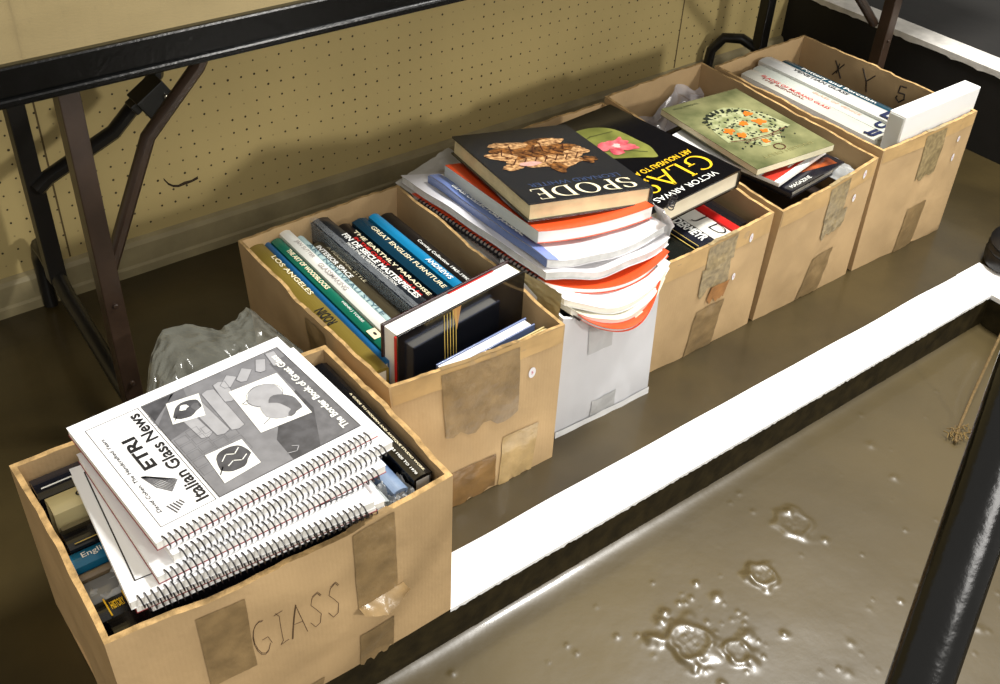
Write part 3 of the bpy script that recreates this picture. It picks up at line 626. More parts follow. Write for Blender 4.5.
white_small = [('CORNING AND THE GLASS COLLECTORS 1920 TO 1970', 0.22, 0.98, 0.20, 0.33, white_ink), ('A GUIDE TO MODERN AND ANTIQUE STUDIO WORK', 0.30, 0.98, 0.60, 0.73, cream_ink)]
book('upright_book', 'black book with small white lettering along the right wall of the nearest box', 0.20, 0.245, 0.026, up_y(0.494, 0.738, 0.236), gloss('black_jacket2', (14, 14, 16)), white_pages, spine=spine_text(white_small), group=g1b)
book('upright_book', 'blue picture book beside the black lettered one in the nearest box', 0.20, 0.23, 0.020, up_y(0.468, 0.742, 0.226, 0, 4), gloss('blue_picture_jacket', (58, 84, 130), 0.2, col2=(150, 170, 196), vscale=14), white_pages, group=g1b)
book('upright_book', 'pale plastic-wrapped book under the right end of the spiral notebooks', 0.20, 0.23, 0.024, up_y(0.438, 0.742, 0.218), gloss('pale_wrap_jacket', (170, 176, 176), 0.15), white_pages, group=g1b)
book('upright_book', 'black glittering book under the front edge of the spiral notebooks', 0.19, 0.24, 0.034, up_x(0.180, 0.760, 0.222), gloss('sparkly_black', (26, 26, 30), 0.2, bump=1.0, bscale=90), group=g1b)
mb = MB(); mb.grid(lambda u, v: (0.452+0.040*u, 0.732+0.04*v, 0.212+0.012*noise.noise(Vector((u*4, v*3, 7)))+0.006*noise.noise(Vector((u*14, v*12, 2)))+0.012*u), 22, 22, clear_film)
tag(mb.build('plastic_wrap', smooth=True), 'crinkled clear plastic at the front right corner of the nearest box', 'plastic wrap')
mb = MB(); mb.grid(lambda u, v: (0.30+0.20*u, 0.96+0.035*v, 0.232+0.012*noise.noise(Vector((u*7, v*3, 8)))), 24, 8, mat('black_plastic_film', (26, 24, 26), 0.2, bump=0.6, spec=0.7))
tag(mb.build('plastic_wrap', smooth=True), 'dark plastic stuffed at the back right corner of the nearest box', 'plastic wrap')
# plastic bag rising behind the notebooks
bag_edge = [(0.285, 1.035), (0.318, 1.10), (0.352, 1.165), (0.385, 1.205), (0.425, 1.192), (0.452, 1.160), (0.478, 1.165), (0.505, 1.188), (0.512, 1.12), (0.520, 1.05)]
def bag(u, v):
    k = min(int(u*9), 8); f = u*9-k; ex = bag_edge[k][0]*(1-f)+bag_edge[k+1][0]*f; ey = bag_edge[k][1]*(1-f)+bag_edge[k+1][1]*f
    x = (0.30+0.215*u)*(1-v)+ex*v; y = 0.990*(1-v)+ey*v
    n1 = noise.noise(Vector((u*4, v*4, 0.3))); n2 = 0.5-abs(noise.noise(Vector((u*11+v*6, v*5-u*3, 4)))); n3 = 0.5-abs(noise.noise(Vector((u*5-v*9, v*8+u*12, 8))))
    return (x, y, 0.205+0.010*math.sin(PI*v)+0.008*n1+0.009*n2+0.006*n3)
mb = MB(); mb.grid(bag, 72, 60, grey_film); mb.grid(lambda u, v: tuple(Vector(bag(u, v))-Vector((0, 0, 0.014*math.sin(PI*u)*math.sin(PI*v)*(1+noise.noise(Vector((u*8, v*8, 1))))))), 50, 30, grey_film)
tag(mb.build('plastic_bag', smooth=True), 'crumpled translucent plastic bag behind the spiral notebooks', 'plastic bag')

# ------------------------------------------------------------------ upright books in box 2
g2 = 'books standing spine up in the second box'
def bx2(x, y0, y1, z, D, cov, lab, sp=None, rz=0, pg=None, hard=True, W=0.20, ry=0, name='upright_book'):
    return book(name, lab, W, y1-y0, D, up_y(x, y0, z, rz, ry), cov, pg, hard, spine=sp and spine_text(sp), group=g2)
bx2(0.557, 0.930, 1.292, 0.234, 0.026, gloss('olive_jacket', (118, 102, 42), 0.35), 'olive book lettered RODIN against the left wall of the second box',
    [('RODIN', 0.56, 0.67, 0.15, 0.75, black_ink, 'up', 0.02), ('LOS ANGELES', 0.14, 0.46, 0.66, 0.96, cream_ink, 'down')], rz=-0.4)
bx2(0.585, 0.945, 1.286, 0.230, 0.010, gloss('blue_jacket', (28, 92, 140), 0.3), 'thin blue book between the olive and the green one', rz=-0.6)
bx2(0.596, 0.966, 1.282, 0.234, 0.017, gloss('green_jacket', (24, 106, 84), 0.25), 'green book titled The Art of Woodblocks, cream square on its spine',
    [('THE ART OF WOODBLOCKS', 0.12, 0.50, 0.28, 0.74, cream_ink, 'down', 0.03), ('HENRI J TORRE', 0.62, 0.80, 0.38, 0.66, white_ink), ('#band', 0.07, 0.14, 0.08, 0.92, cream_ink), ('o', 0.885, 0.91, 0.40, 0.62, black_ink, 'down', 0.1)], rz=-0.4)
bx2(0.613, 0.985, 1.288, 0.240, 0.018, gloss('white_jacket', (232, 232, 224), 0.3), 'white spine with faint grey lettering right of the green book',
    [('JAN SUTTER', 0.12, 0.30, 0.30, 0.76, mat('faded_print', (160, 150, 146), 0.5)), ('GLASSMAKING', 0.36, 0.62, 0.3, 0.72, MATS['faded_print'])], rz=-0.4)
bx2(0.633, 0.990, 1.272, 0.232, 0.012, gloss('pale_blue_jacket', (176, 200, 200), 0.3), 'pale blue spine between the white and the dark brown book',
    [('ART NOUVEAU STYLE', 0.10, 0.86, 0.2, 0.8, mat('slate_print', (84, 112, 124), 0.5))], rz=-0.5)
bx2(0.647, 0.990, 1.252, 0.224, 0.024, gloss('umber_jacket', (70, 62, 44), 0.35), 'dark brown spine lettered Interior Space in the second box',
    [('INTERIOR SPACE', 0.04, 0.42, 0.12, 0.46, white_ink, 'down', 0.02), ('A PERSONAL STYLE', 0.08, 0.50, 0.66, 0.88, cream_ink, 'down')], rz=-0.4)
fin = bx2(0.675, 0.985, 1.288, 0.240, 0.030, gloss('wrapped_black_jacket', (34, 38, 44), 0.10, bump=0.8, bscale=35), 'thick black plastic-wrapped book titled Fin de Siecle Masterpieces',
    [('FIN DE SIECLE MASTERPIECES', 0.20, 0.86, 0.60, 0.92, white_ink, 'down', 0.03), ('FROM THE SILVERMAN COLLECTION', 0.28, 0.72, 0.38, 0.54, white_ink)], rz=0.8)
mb = MB(); mb.grid(lambda u, v: (-0.0075-0.003*abs(noise.noise(Vector((u*4, v*30, 1)))), 0.303*v-0.001, -0.0022+0.011*u+0.001*noise.noise(Vector((u*5, v*26, 3)))), 8, 70, film('thin_clear_film', (200, 206, 210), 0.22))
mb.grid(lambda u, v: (-0.006+0.035*u, 0.303*v-0.001, -0.0022-0.004*abs(noise.noise(Vector((u*5, v*22, 9))))), 8, 70, MATS['thin_clear_film'])
mb.build('plastic_wrapping', fin, smooth=True)
bx2(0.706, 0.990, 1.268, 0.230, 0.022, gloss('black_jacket3', (20, 16, 18), 0.3), 'black spine titled The Earthly Paradise, with red lettering',
    [('THE EARTHLY PARADISE', 0.10, 0.84, 0.56, 0.86, cream_ink, 'down', 0.02), ('IN THE CHRIST', 0.16, 0.50, 0.16, 0.44, red_ink, 'down', 0.03), ('Thread & Art', 0.60, 0.82, 0.06, 0.40, red_ink, 'down', 0.02)], rz=0.4)
bx2(0.730, 0.990, 1.262, 0.234, 0.026, gloss('deep_teal_jacket', (16, 52, 70), 0.25), 'deep teal spine titled Great English Furniture',
    [('GREAT ENGLISH FURNITURE', 0.12, 0.84, 0.50, 0.80, cream_ink, 'down', 0.012)], rz=0.2)
bx2(0.757, 0.995, 1.256, 0.238, 0.017, gloss('bright_blue_jacket', (24, 128, 176), 0.3), 'bright blue spine right of the deep teal book',
    [('ANDREWS', 0.58, 0.82, 0.20, 0.70, white_ink, 'down', 0.02)], rz=0.2)
bx2(0.776, 0.995, 1.255, 0.232, 0.024, gloss('black_jacket4', (22, 18, 16), 0.35), 'black spine lettered Collection 1965-1990, rightmost in the second box',
    [('Corning Collection 1965-1990', 0.36, 0.86, 0.30, 0.60, white_ink)], rz=0.3)
# thick book laid across the front, fore-edge up
bb = thing('crosswise_book', 'thick glossy black hardcover standing across the front of the second box, white page edges up', 'book', T(0.592, 0.921, 0.052) @ RZ(6.3))
mb = MB(); BL, BD, BH = 0.232, 0.036, 0.236
mb.box((0, 0, 0), (BL, 0.003, BH), black_gloss); mb.box((0, BD-0.003, 0), (BL, BD, BH), gloss('maroon_black_board', (44, 18, 20), 0.3)); mb.box((0, 0, -0.003), (BL, BD, 0.0), black_gloss)
F = frame((0, -0.0002, 0), (1, 0, 0), (0, 0, 1))
for k in range(5): poly(mb, [(0.082+0.0052*k, 0.150), (0.0832+0.0052*k, 0.150), (0.0800+0.0052*k, 0.232), (0.0788+0.0052*k, 0.232)], gold_ink, F, 0.0003)
poly(mb, [(0.103, 0.196), (0.110, 0.234), (0.094, 0.234)], mat('tan_print', (176, 128, 70), 0.35), F, 0.0002)
mb.build('cover', bb, 0.0006)
mb = MB(); mb.box((0.004, 0.0034, 0.002), (BL-0.004, BD-0.0034, BH-0.004), white_pages); mb.build('page_block', bb)
mb = MB(); mb.box((0.0008, 0.0031, 0.004), (0.0036, 0.0090, BH-0.006), red_ink); mb.box((0.115, BD-0.0050, BH-0.004), (0.20, BD-0.0032, BH-0.0030), red_ink); mb.build('endpaper', bb)['label'] = 'red endpaper'
def lying(name, lab, x, y, z, Ln, D, H_, rz, cov, pg, group=None):      # stands fore-edge up along x
    t = thing(name, lab, 'book', T(x, y, z) @ RZ(rz), group); mb = MB()
    mb.box((0, 0, 0), (Ln, 0.0022, H_), cov); mb.box((0, D-0.0022, 0), (Ln, D, H_), cov); mb.box((0, 0, -0.002), (Ln, D, 0), cov); mb.build('cover', t, 0.0005)
    mb = MB(); mb.box((0.002, 0.0022, 0), (Ln-0.003, D-0.0022, H_-0.003), pg); mb.build('page_block', t)
lying('low_book', 'white-paged book with blue boards, low at the front of the second box', 0.642, 0.884, 0.045, 0.165, 0.020, 0.186, 5.0, gloss('blue_grey_board', (96, 114, 158), 0.35), white_pages, 'low books at the front of the second box')
lying('low_book', 'thin cream book just inside the front rim of the second box', 0.690, 0.873, 0.040, 0.125, 0.007, 0.190, 4.0, gloss('cream_board', (214, 196, 140), 0.5), cream_pages, 'low books at the front of the second box')

# ------------------------------------------------------------------ sagging stack on the white box
def sheet_book(name, lab, cs, sag, D, cov, pg, cat, spine_m=None, comb=False, power=2.0, title=None, wavy=0.0, seed=0, shift=0.0, group='catalogues sagging over the white box'):
    FL, FR, BR, BL = [Vector(c) for c in cs]; c0 = (FL+FR+BR+BL)/4; t = thing(name, lab, cat, T(*c0), group)
    def S(u, v):
        p = FL.lerp(FR, u).lerp(BL.lerp(BR, u), v)-c0
        p.z -= sag*(1-v)**power*(4*u*(1-u))**0.9; p.z += wavy*noise.noise(Vector((u*4+seed, v*4, seed)))
        p += Vector((0, -shift*(1-v)**3*math.sin(PI*u), 0)); return p
    def slab(z0, z1, ins, m, nm):
        mb = MB(); nu = nv = 16
        Q = lambda u, v, z: tuple(S(ins+u*(1-2*ins), ins+v*(1-2*ins))+Vector((0, 0, -z)))
        mb.grid(lambda u, v: Q(u, v, z0), nu, nv, m); mb.grid(lambda u, v: Q(1-u, v, z1), nu, nv, m)
        mb.grid(lambda u, v: Q(1-u, 0, z0+(z1-z0)*v), nu, 1, m); mb.grid(lambda u, v: Q(u, 1, z0+(z1-z0)*v), nu, 1, m)
        mb.grid(lambda u, v: Q(0, u, z0+(z1-z0)*v), nu, 1, m); mb.grid(lambda u, v: Q(1, 1-u, z0+(z1-z0)*v), nu, 1, m)
        return mb
    mb = slab(0, 0.0010, 0, cov, 'cover')
    if spine_m:
        sb = MB(); sb.grid(lambda u, v: tuple(S(0, u)+Vector((-0.0012, 0, -D*v))), 16, 1, spine_m); 
        if title:
            p0 = S(0, 0.92); p1 = S(0, 0.08); d = (p1-p0).normalized(); n = d.cross(Vector((0, 0, 1))).normalized(); up_ = Vector((0, 0, 1))
            F = frame(p0+Vector((-0.0016, 0, -D*0.82)), d, up_); pass
        if title:
            sb.grid(lambda u, v: tuple(S(0.085*u, v)+Vector((0, 0, 0.0009))), 3, 16, spine_m)
            p0 = S(0.012, 0.92)+Vector((0, 0, 0.0016)); p1 = S(0.012, 0.08)+Vector((0, 0, 0.0016)); F = frame(p0, p1-p0, S(0.08, 0.5)-S(0.0, 0.5)); text(sb, title, F, 0.03, 0.001, (p1-p0).length*0.72, 0.0095, white_ink, 0.02, lift=0.0022)
        sb.build('spine', t)
    mb.build('cover', t, smooth=True); slab(0.0011, D-0.0006, 0.006, pg, 'pages').build('pages', t, smooth=True); slab(D-0.0005, D, 0, cov, 'b').build('back_cover', t, smooth=True)
    if comb:
        mb = MB(); n = 34
        for i in range(n):
            p = S(0, 0.05+0.9*i/n); mb.tube([p+Vector((0.004*math.cos(a)-0.001, 0.0, 0.0055*math.sin(a)-D/2)) for a in [2*PI*k/8 for k in range(9)]], 0.0014, wire, 4)
        mb.tube([S(0, v/20)+Vector((-0.005, 0, -D/2)) for v in range(21)], 0.0018, wire, 5)
        mb.build('comb_binding', t)
    return t
orange = gloss('orange_cover', (226, 78, 34), 0.3); warm_pages = mat('warm_white_pages', (240, 236, 226), 0.7, 0.05, 40)
grey_pages = mat('grey_white_pages', (222, 222, 220), 0.6, 0.12, 60); dull_film = mat('milky_plastic_sleeve', (226, 224, 226), 0.15, 0.06, 12, 0.9, 22, spec=0.8)
sheet_book('orange_catalogue', 'thick orange-covered paperback directly under the Spode hardcover', [(0.868, 0.976, 0.322), (1.062, 0.940, 0.318), (1.094, 1.200, 0.285), (0.892, 1.240, 0.297)], 0.006, 0.021, orange, white_pages, 'book', spine_m=mat('dull_white_spine', (216, 220, 214), 0.5), shift=0.004)
sheet_book('sleeved_journal', 'plastic-sleeved journal with a blue lettered spine, below the thick orange paperback', [(0.857, 0.940, 0.297), (1.067, 0.914, 0.296), (1.090, 1.19, 0.262), (0.872, 1.258, 0.276)], 0.010, 0.013, dull_film, grey_pages, 'magazine', spine_m=gloss('periwinkle_spine', (112, 132, 186), 0.3), title='GLASS COLLECTORS JOURNAL', wavy=0.004, seed=2, shift=0.012)
sheet_book('sleeved_catalogue', 'white plastic-sleeved catalogue below the blue-spined journal', [(0.851, 0.934, 0.281), (1.066, 0.902, 0.281), (1.080, 1.22, 0.250), (0.846, 1.300, 0.264)], 0.012, 0.013, dull_film, grey_pages, 'magazine', wavy=0.006, seed=4, shift=0.015)
sheet_book('orange_report', 'orange-covered report with black comb binding in the middle of the sagging stack', [(0.852, 0.935, 0.264), (1.056, 0.890, 0.266), (1.066, 1.20, 0.240), (0.842, 1.262, 0.250)], 0.022, 0.009, orange, white_pages, 'report', comb=True, shift=0.022, seed=5)
sheet_book('white_catalogue', 'white catalogue curling under the comb-bound orange report', [(0.858, 0.898, 0.253), (1.046, 0.876, 0.258), (1.052, 1.19, 0.232), (0.856, 1.255, 0.240)], 0.026, 0.011, paper, warm_pages, 'magazine', wavy=0.004, seed=6, shift=0.026)
sheet_book('cream_catalogue', 'cream crumpled catalogue second from the bottom of the sagging stack', [(0.862, 0.886, 0.242), (1.036, 0.872, 0.247), (1.040, 1.18, 0.224), (0.862, 1.24, 0.228)], 0.030, 0.011, gloss('cream_glossy_cover', (222, 216, 196), 0.25), warm_pages, 'magazine', wavy=0.006, seed=7, shift=0.028)
sheet_book('orange_booklet', 'thin orange booklet at the bottom of the sagging stack, over the white box front', [(0.872, 0.872, 0.231), (1.022, 0.868, 0.238), (1.034, 1.16, 0.216), (0.866, 1.22, 0.216)], 0.030, 0.006, orange, grey_pages, 'booklet', comb=True, seed=8, shift=0.030)
# loose sleeves and sheets at the left and right of the stack
def crumple(name, lab, fn, m, nu=36, nv=30, amp=0.004, f=9, seed=0, cat='plastic sleeve', group=None):
    mb = MB(); mb.grid(lambda u, v: tuple(Vector(fn(u, v))+Vector((noise.noise(Vector((u*f, v*f, seed+1))), noise.noise(Vector((u*f, v*f, seed+5))), noise.noise(Vector((u*f, v*f, seed+9)))))*amp), nu, nv, m)
    o = mb.build(name, smooth=True); return tag(o, lab, cat, group)
crumple('plastic_sleeve', 'white curved plastic sleeve spilling between the stack and the second box', lambda u, v: (0.846+0.05*u, 1.02+0.20*v, 0.222+0.022*u+0.012*math.sin(PI*v)), mat('cloudy_sleeve', (196, 200, 196), 0.2, 0.05, 9, 0.5, 18, spec=0.7), seed=3)
crumple('loose_sheet', 'grey-white loose pages fanned out at the back left of the sagging stack', lambda u, v: (0.842+0.12*u, 1.16+0.15*v+0.02*u, 0.250+0.020*u-0.003*v), mat('grey_paper', (196, 192, 184), 0.6, 0.08, 20), amp=0.002, seed=5, cat='paper sheets')
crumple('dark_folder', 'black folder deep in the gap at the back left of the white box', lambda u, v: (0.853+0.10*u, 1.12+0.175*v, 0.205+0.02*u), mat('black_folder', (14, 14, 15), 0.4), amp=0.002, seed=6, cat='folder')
crumple('plastic_sleeve', 'tan crinkled plastic hanging at the left front side of the white box', lambda u, v: (0.843-0.003*v, 0.888+0.13*u, 0.275-0.055*v-0.02*u), mat('tan_sleeve', (168, 154, 112), 0.3, 0.15, 30, 0.8, 30, spec=0.6), amp=0.002, seed=7)
mb = MB(); F = frame((0.836, 1.020, 0.222), (0, -1, 0), (0, 0, 1)); poly(mb, [(0, 0), (0.085, -0.008), (0.085, 0.020), (0, 0.040)], paper, F, 0.0); poly(mb, [(0.004, 0.012), (0.026, 0.010), (0.026, 0.030), (0.004, 0.034)], mat('brick_red_print', (120, 40, 26), 0.5), F, 0.0006); poly(mb, [(0.038, 0.004), (0.062, 0.002), (0.062, 0.020), (0.038, 0.026)], grey_print, F, 0.0006)
for v in [(0.0, 0.0)]: mb.add([F @ Vector(p) for p in [(0, 0, -0.003), (0.085, -0.008, -0.003), (0.085, 0.020, -0.003), (0, 0.040, -0.003)]], [(3, 2, 1, 0)], paper)
tag(mb.build('picture_card'), 'card with red and grey pictures tucked beside the right wall of the second box', 'card')
crumple('plastic_sleeve', 'bright white crumpled plastic at the right end of the sagging stack', lambda u, v: (1.060+0.030*u+0.012*math.sin(v*5), 0.905+0.10*u, 0.318-0.075*v-0.01*u), mat('bright_sleeve', (244, 244, 246), 0.2, 0.02, 9, 0.8, 25, spec=0.8), amp=0.006, f=6, seed=8)
coil(0, 0.05, 0, 0, 0.005, 0.0085, wire).build('x', None)
o = bpy.data.objects['x']; o.name = 'wire_coil'; o.matrix_world = T(1.078, 0.922, 0.316) @ RZ(35); tag(o, 'short black wire coil poking out between the Spode and GLASS hardcovers', 'wire binding')

# ------------------------------------------------------------------ Spode hardcover (origin at the spine, foot of the page)
Rm = Matrix(((-0.975, -0.199, 0.093, 0), (0.207, -0.975, 0.079, 0), (0.075, 0.097, 0.992, 0), (0, 0, 0, 1)))
tl = Vector((0.868, 1.001, 0.355)); br = tl+Vector((0.975, -0.207, -0.075))*0.21+Vector((0.199, 0.975, -0.097))*0.27
SD = 0.030; nrm = Vector((0.093, 0.079, 0.992))
def spode_front(mb, F, W, H):
    roman(mb, 'SPODE', F, 0.018, H-0.043, 0.172, 0.036, cream_ink, 0.035, 0.14)
    text(mb, 'LEONARD WHITER', F, 0.026, H-0.062, 0.155, 0.013, mat('dusk_blue_print', (52, 66, 96), 0.4), 0.0, lift=0.0004)
    g1_ = mat('gilt_print', (150, 98, 50), 0.35, col2=(44, 24, 16), vscale=110, detail=8); g2_ = mat('pale_gilt_print', (214, 168, 116), 0.35, col2=(82, 46, 26), vscale=130, detail=8)
    cx, cy = 0.110, 0.122
    F = F @ Matrix.Translation((0.105, 0.112, 0)) @ Matrix.Diagonal((1.22, 1.3, 1, 1)) @ Matrix.Translation((-0.110, -0.122, 0))
    blob(mb, cx, cy-0.012, 0.058, 0.032, g1_, F, 0.0005, 8, wob=0.22, seed=1, n=60); blob(mb, cx+0.004, cy+0.020, 0.044, 0.018, g2_, F, 0.0007, -4, wob=0.25, seed=2, n=60)
    for a, b, r, s, q in [(-0.050, 0.002, 0.022, 0.012, 30), (0.052, -0.004, 0.020, 0.012, -30), (0.0, 0.040, 0.012, 0.014, 0), (-0.03, -0.036, 0.024, 0.010, 12), (0.03, -0.036, 0.026, 0.011, -14), (-0.052, 0.028, 0.012, 0.010, 0), (0.056, 0.026, 0.014, 0.009, 0)]:
        blob(mb, cx+a, cy+b, r, s, g2_ if r > 0.013 else g1_, F, 0.0008, q, wob=0.25, seed=a*90, n=40)
    for k in range(7):
        a0 = -0.045+0.015*k; outline(mb, [(cx+a0, cy-0.026+0.010*math.sin(k*2.1)), (cx+a0+0.008, cy-0.010), (cx+a0-0.004, cy+0.006), (cx+a0+0.007, cy+0.020)], 0.0016, mat('brown_shade_print', (66, 32, 20), 0.4), F, 0.001, False)
    blob(mb, cx+0.03, cy+0.022, 0.016, 0.006, mat('rose_print', (196, 150, 140), 0.4, 0.2, 90), F, 0.0011, 0, wob=0.1)
book('spode_hardcover', 'dark blue-black SPODE hardcover with a gilt ornament, on top of the sagging stack', 0.21, 0.27, SD, Matrix.Translation(br-nrm*SD) @ Rm,
     gloss('charcoal_navy_jacket', (32, 34, 38), 0.25), mat('tan_cream_pages', (238, 222, 176), 0.75, 0.08, 40), front=spode_front)
# ------------------------------------------------------------------ GLASS hardcover
GB = Vector((1.268, 1.262, 0.262))
def glass_front(mb, F, W, H):
    text(mb, 'VICTOR ARWAS', F, 0.040, H-0.026, 0.150, 0.0125, white_ink, 0.0, lift=0.0005)
    roman(mb, 'GLASS', F, 0.016, H-0.080, 0.200, 0.044, yellow_ink, 0.05, 0.11, 0.06)
    text(mb, 'ART NOUVEAU TO ART DECO', F, 0.018, H-0.100, 0.195, 0.0125, yellow_ink, 0.01, lift=0.0005)
    ol = mat('olive_glass_print', (128, 130, 62), 0.35, col2=(84, 88, 40), vscale=16); pk = mat('pink_flower_print', (214, 112, 116), 0.35, col2=(170, 62, 74), vscale=60)
    vs_ = [(0.062,0.085),(0.070,0.060),(0.098,0.040),(0.140,0.036),(0.172,0.048),(0.186,0.075),(0.184,0.105),(0.160,0.130),(0.130,0.150),(0.100,0.168),(0.078,0.186),(0.070,0.170),(0.060,0.150),(0.062,0.120)]
    poly(mb, chaikin(vs_), ol, F, 0.0005)
    outline(mb, [(0.075,0.075),(0.12,0.066),(0.17,0.078)], 0.002, mat('dark_olive_print', (62, 64, 30), 0.4), F, 0.0008, False)
    outline(mb, [(0.080,0.160),(0.105,0.135),(0.14,0.115),(0.17,0.10)], 0.0022, MATS['dark_olive_print'], F, 0.0008, False)
    for a, b, r, s, q in [(0.100,0.112,0.022,0.014,20),(0.122,0.106,0.016,0.018,60),(0.092,0.128,0.016,0.011,-30),(0.118,0.128,0.014,0.012,0)]: blob(mb, a, b, r, s, pk, F, 0.001+r*0.01, q, wob=0.3, seed=r*100, n=36)
    blob(mb, 0.108, 0.116, 0.008, 0.006, mat('pale_pink_print', (236, 176, 170), 0.4), F, 0.0016, 10, wob=0.3)
book('glass_hardcover', 'black GLASS hardcover with yellow title and green vase with pink flower', 0.235, 0.295, 0.034, T(*GB) @ RZ(184.5), black_gloss, mat('ivory_pages', (236, 224, 196), 0.75, 0.05, 40), front=glass_front)
# books under it in box 4
g4 = 'books standing spine up under the GLASS hardcover'
def bx4(x, D, z, cov, lab, sp=None, y0=0.925, y1=1.19, pg=None): book('upright_book', lab, 0.18, y1-y0, D, up_y(x, y0, z), cov, pg, True, spine=sp and spine_text(sp), group=g4)
bx4(1.080, 0.030, 0.196, gloss('grey_green_jacket', (80, 82, 66), 0.25), 'grey-green book at the left wall, under the GLASS hardcover')
bx4(1.113, 0.052, 0.206, gloss('smooth_black_jacket', (26, 28, 24), 0.18), 'thick smooth black book under the GLASS hardcover', [('#band', 0.01, 0.99, 0.95, 0.98, gold_ink)])
bx4(1.168, 0.042, 0.210, gloss('slate_black_jacket', (30, 32, 42), 0.25), 'slate-black spine lettered in white capitals under the GLASS hardcover', [('NIEDERMEYR', 0.60, 0.96, 0.40, 0.86, white_ink, 'down', 0.03), ('#band', 0.01, 0.99, 0.02, 0.05, gold_ink)])
bx4(1.213, 0.040, 0.208, gloss('white_jacket2', (236, 232, 220), 0.3), 'white spine with thin black curves under the GLASS hardcover', [('J D', 0.74, 0.97, 0.15, 0.88, black_ink, 'down', -0.015)])
bx4(1.256, 0.018, 0.210, gloss('red_jacket', (206, 34, 30), 0.3), 'red spine between the white and the black one in the GLASS book box')
bx4(1.278, 0.028, 0.204, gloss('black_jacket5', (22, 20, 22), 0.25), 'black spine right of the red one in the GLASS book box', y0=0.94)

# ------------------------------------------------------------------ box 5
def b5_front(mb, F, W, H):
    text(mb, 'ENGLISH DELFT', F, 0.030, H-0.030, 0.120, 0.0085, mat('grey_olive_print', (134, 130, 84), 0.4), 0.0, lift=0.0005)
    text(mb, 'Tin-Glazed Wares', F, 0.110, 0.012, 0.060, 0.006, mat('dark_green_small_print', (62, 70, 44), 0.4), 0.0, lift=0.0005)
    F = F @ Matrix.Translation((-0.014, -0.020, 0)) @ Matrix.Diagonal((1.18, 1.22, 1, 1))
    bowl = mat('bowl_print', (178, 180, 138), 0.35, col2=(124, 130, 86), vscale=60, detail=8); dk = mat('black_green_print', (34, 40, 30), 0.4); og = mat('orange_flower_print', (226, 112, 34), 0.35, 0.1, 90)
    pts = arc(0.090, 0.118, 0.066, 0.078, 192, 348, 20)+arc(0.090, 0.098, 0.062, 0.020, 0, 180, 12)[::1]
    poly(mb, [(0.026,0.150),(0.034,0.108),(0.052,0.074),(0.080,0.058),(0.112,0.062),(0.136,0.082),(0.150,0.114),(0.154,0.148),(0.120,0.158),(0.080,0.160)], bowl, F, 0.0005)
    poly(mb, [(0.060,0.160),(0.126,0.158),(0.112,0.182),(0.078,0.184)], bowl, F, 0.0006)
    rr = random.Random(5)
    for i in range(210):
        a = rr.uniform(0.034, 0.148); b = rr.uniform(0.066, 0.176)
        if b < 0.10 and abs(a-0.092) > 0.05*(b-0.04)/0.06+0.01: continue
        blob(mb, a, b, rr.uniform(0.0012, 0.0034), rr.uniform(0.001, 0.0022), dk, F, 0.0009, rr.uniform(0, 180), n=7)
    for k in range(9): blob(mb, 0.060+0.010*k, 0.066+0.0022*(k-4)**2*0.5, 0.006, 0.0035, dk, F, 0.0010, 20*k, n=10, wob=0.3, seed=k)
    for a, b, r in [(0.060, 0.092, 0.008), (0.090, 0.112, 0.007), (0.126, 0.122, 0.009), (0.118, 0.140, 0.007), (0.076, 0.146, 0.006), (0.062, 0.120, 0.009), (0.098, 0.170, 0.006)]: blob(mb, a, b, r, r*0.9, og, F, 0.0013, 0, wob=0.4, seed=a*70, n=24)
    outline(mb, [(0.040,0.152),(0.080,0.158),(0.120,0.156),(0.148,0.148)], 0.0016, mat('maroon_print', (96, 40, 30), 0.4), F, 0.0011, False); outline(mb, [(0.058,0.162),(0.128,0.160)], 0.0012, MATS['maroon_print'], F, 0.0011, False)
    outline(mb, arc(0.092, 0.192, 0.009, 0.008, 0, 360, 14), 0.0016, MATS['maroon_print'], F, 0.0011)
book('gilt_green_book', 'mottled green-gold picture book with an orange-flowered bowl, lying in the second-last box', 0.188, 0.256, 0.012, T(1.574, 1.232, 0.250) @ RZ(175.5), gloss('green_gold_cover', (150, 148, 104), 0.16, col2=(82, 88, 56), vscale=14, blend=(0.3, 0.7)), mat('cream_pages2', (226, 218, 186), 0.7, 0.05, 40), False, front=b5_front)
def band_front(mb, F, W, H):
    poly(mb, [(0.0, 0.010), (W, 0.010), (W, 0.036), (0, 0.036)], mat('brick_red_band', (176, 50, 38), 0.3), F, 0.0004); poly(mb, [(0.06, 0.016), (0.10, 0.016), (0.10, 0.019), (0.06, 0.019)], white_ink, F, 0.0007)
book('red_banded_paperback', 'white paperback with a red band under the green-gold book', 0.170, 0.230, 0.007, T(1.396, 0.962, 0.233) @ RZ(11), gloss('white_cover', (238, 236, 232), 0.25), white_pages, False, front=band_front)
def dusk_front(mb, F, W, H):
    poly(mb, [(0.06, 0.030), (0.15, 0.006), (0.155, 0.030), (0.07, 0.060)], mat('orange_sky_print', (176, 84, 36), 0.3, col2=(60, 30, 24), vscale=30), F, 0.0004); text(mb, 'MAGAZINE', F, 0.010, 0.006, 0.060, 0.008, white_ink, 0.0)
book('dark_picture_book', 'dark blue book with an orange sky picture under the red-banded paperback', 0.165, 0.28, 0.016, T(1.412, 0.944, 0.212) @ RZ(6), gloss('night_blue_cover', (26, 26, 34), 0.2), None, True, front=dusk_front)
crumple('plastic_wrap', 'hazy clear plastic at the front right corner of the second-last box', lambda u, v: (1.535+0.055*u, 0.935+0.10*v, 0.212+0.012*math.sin(u*3)), clear_film, amp=0.006, f=5, seed=9, cat='plastic wrap')
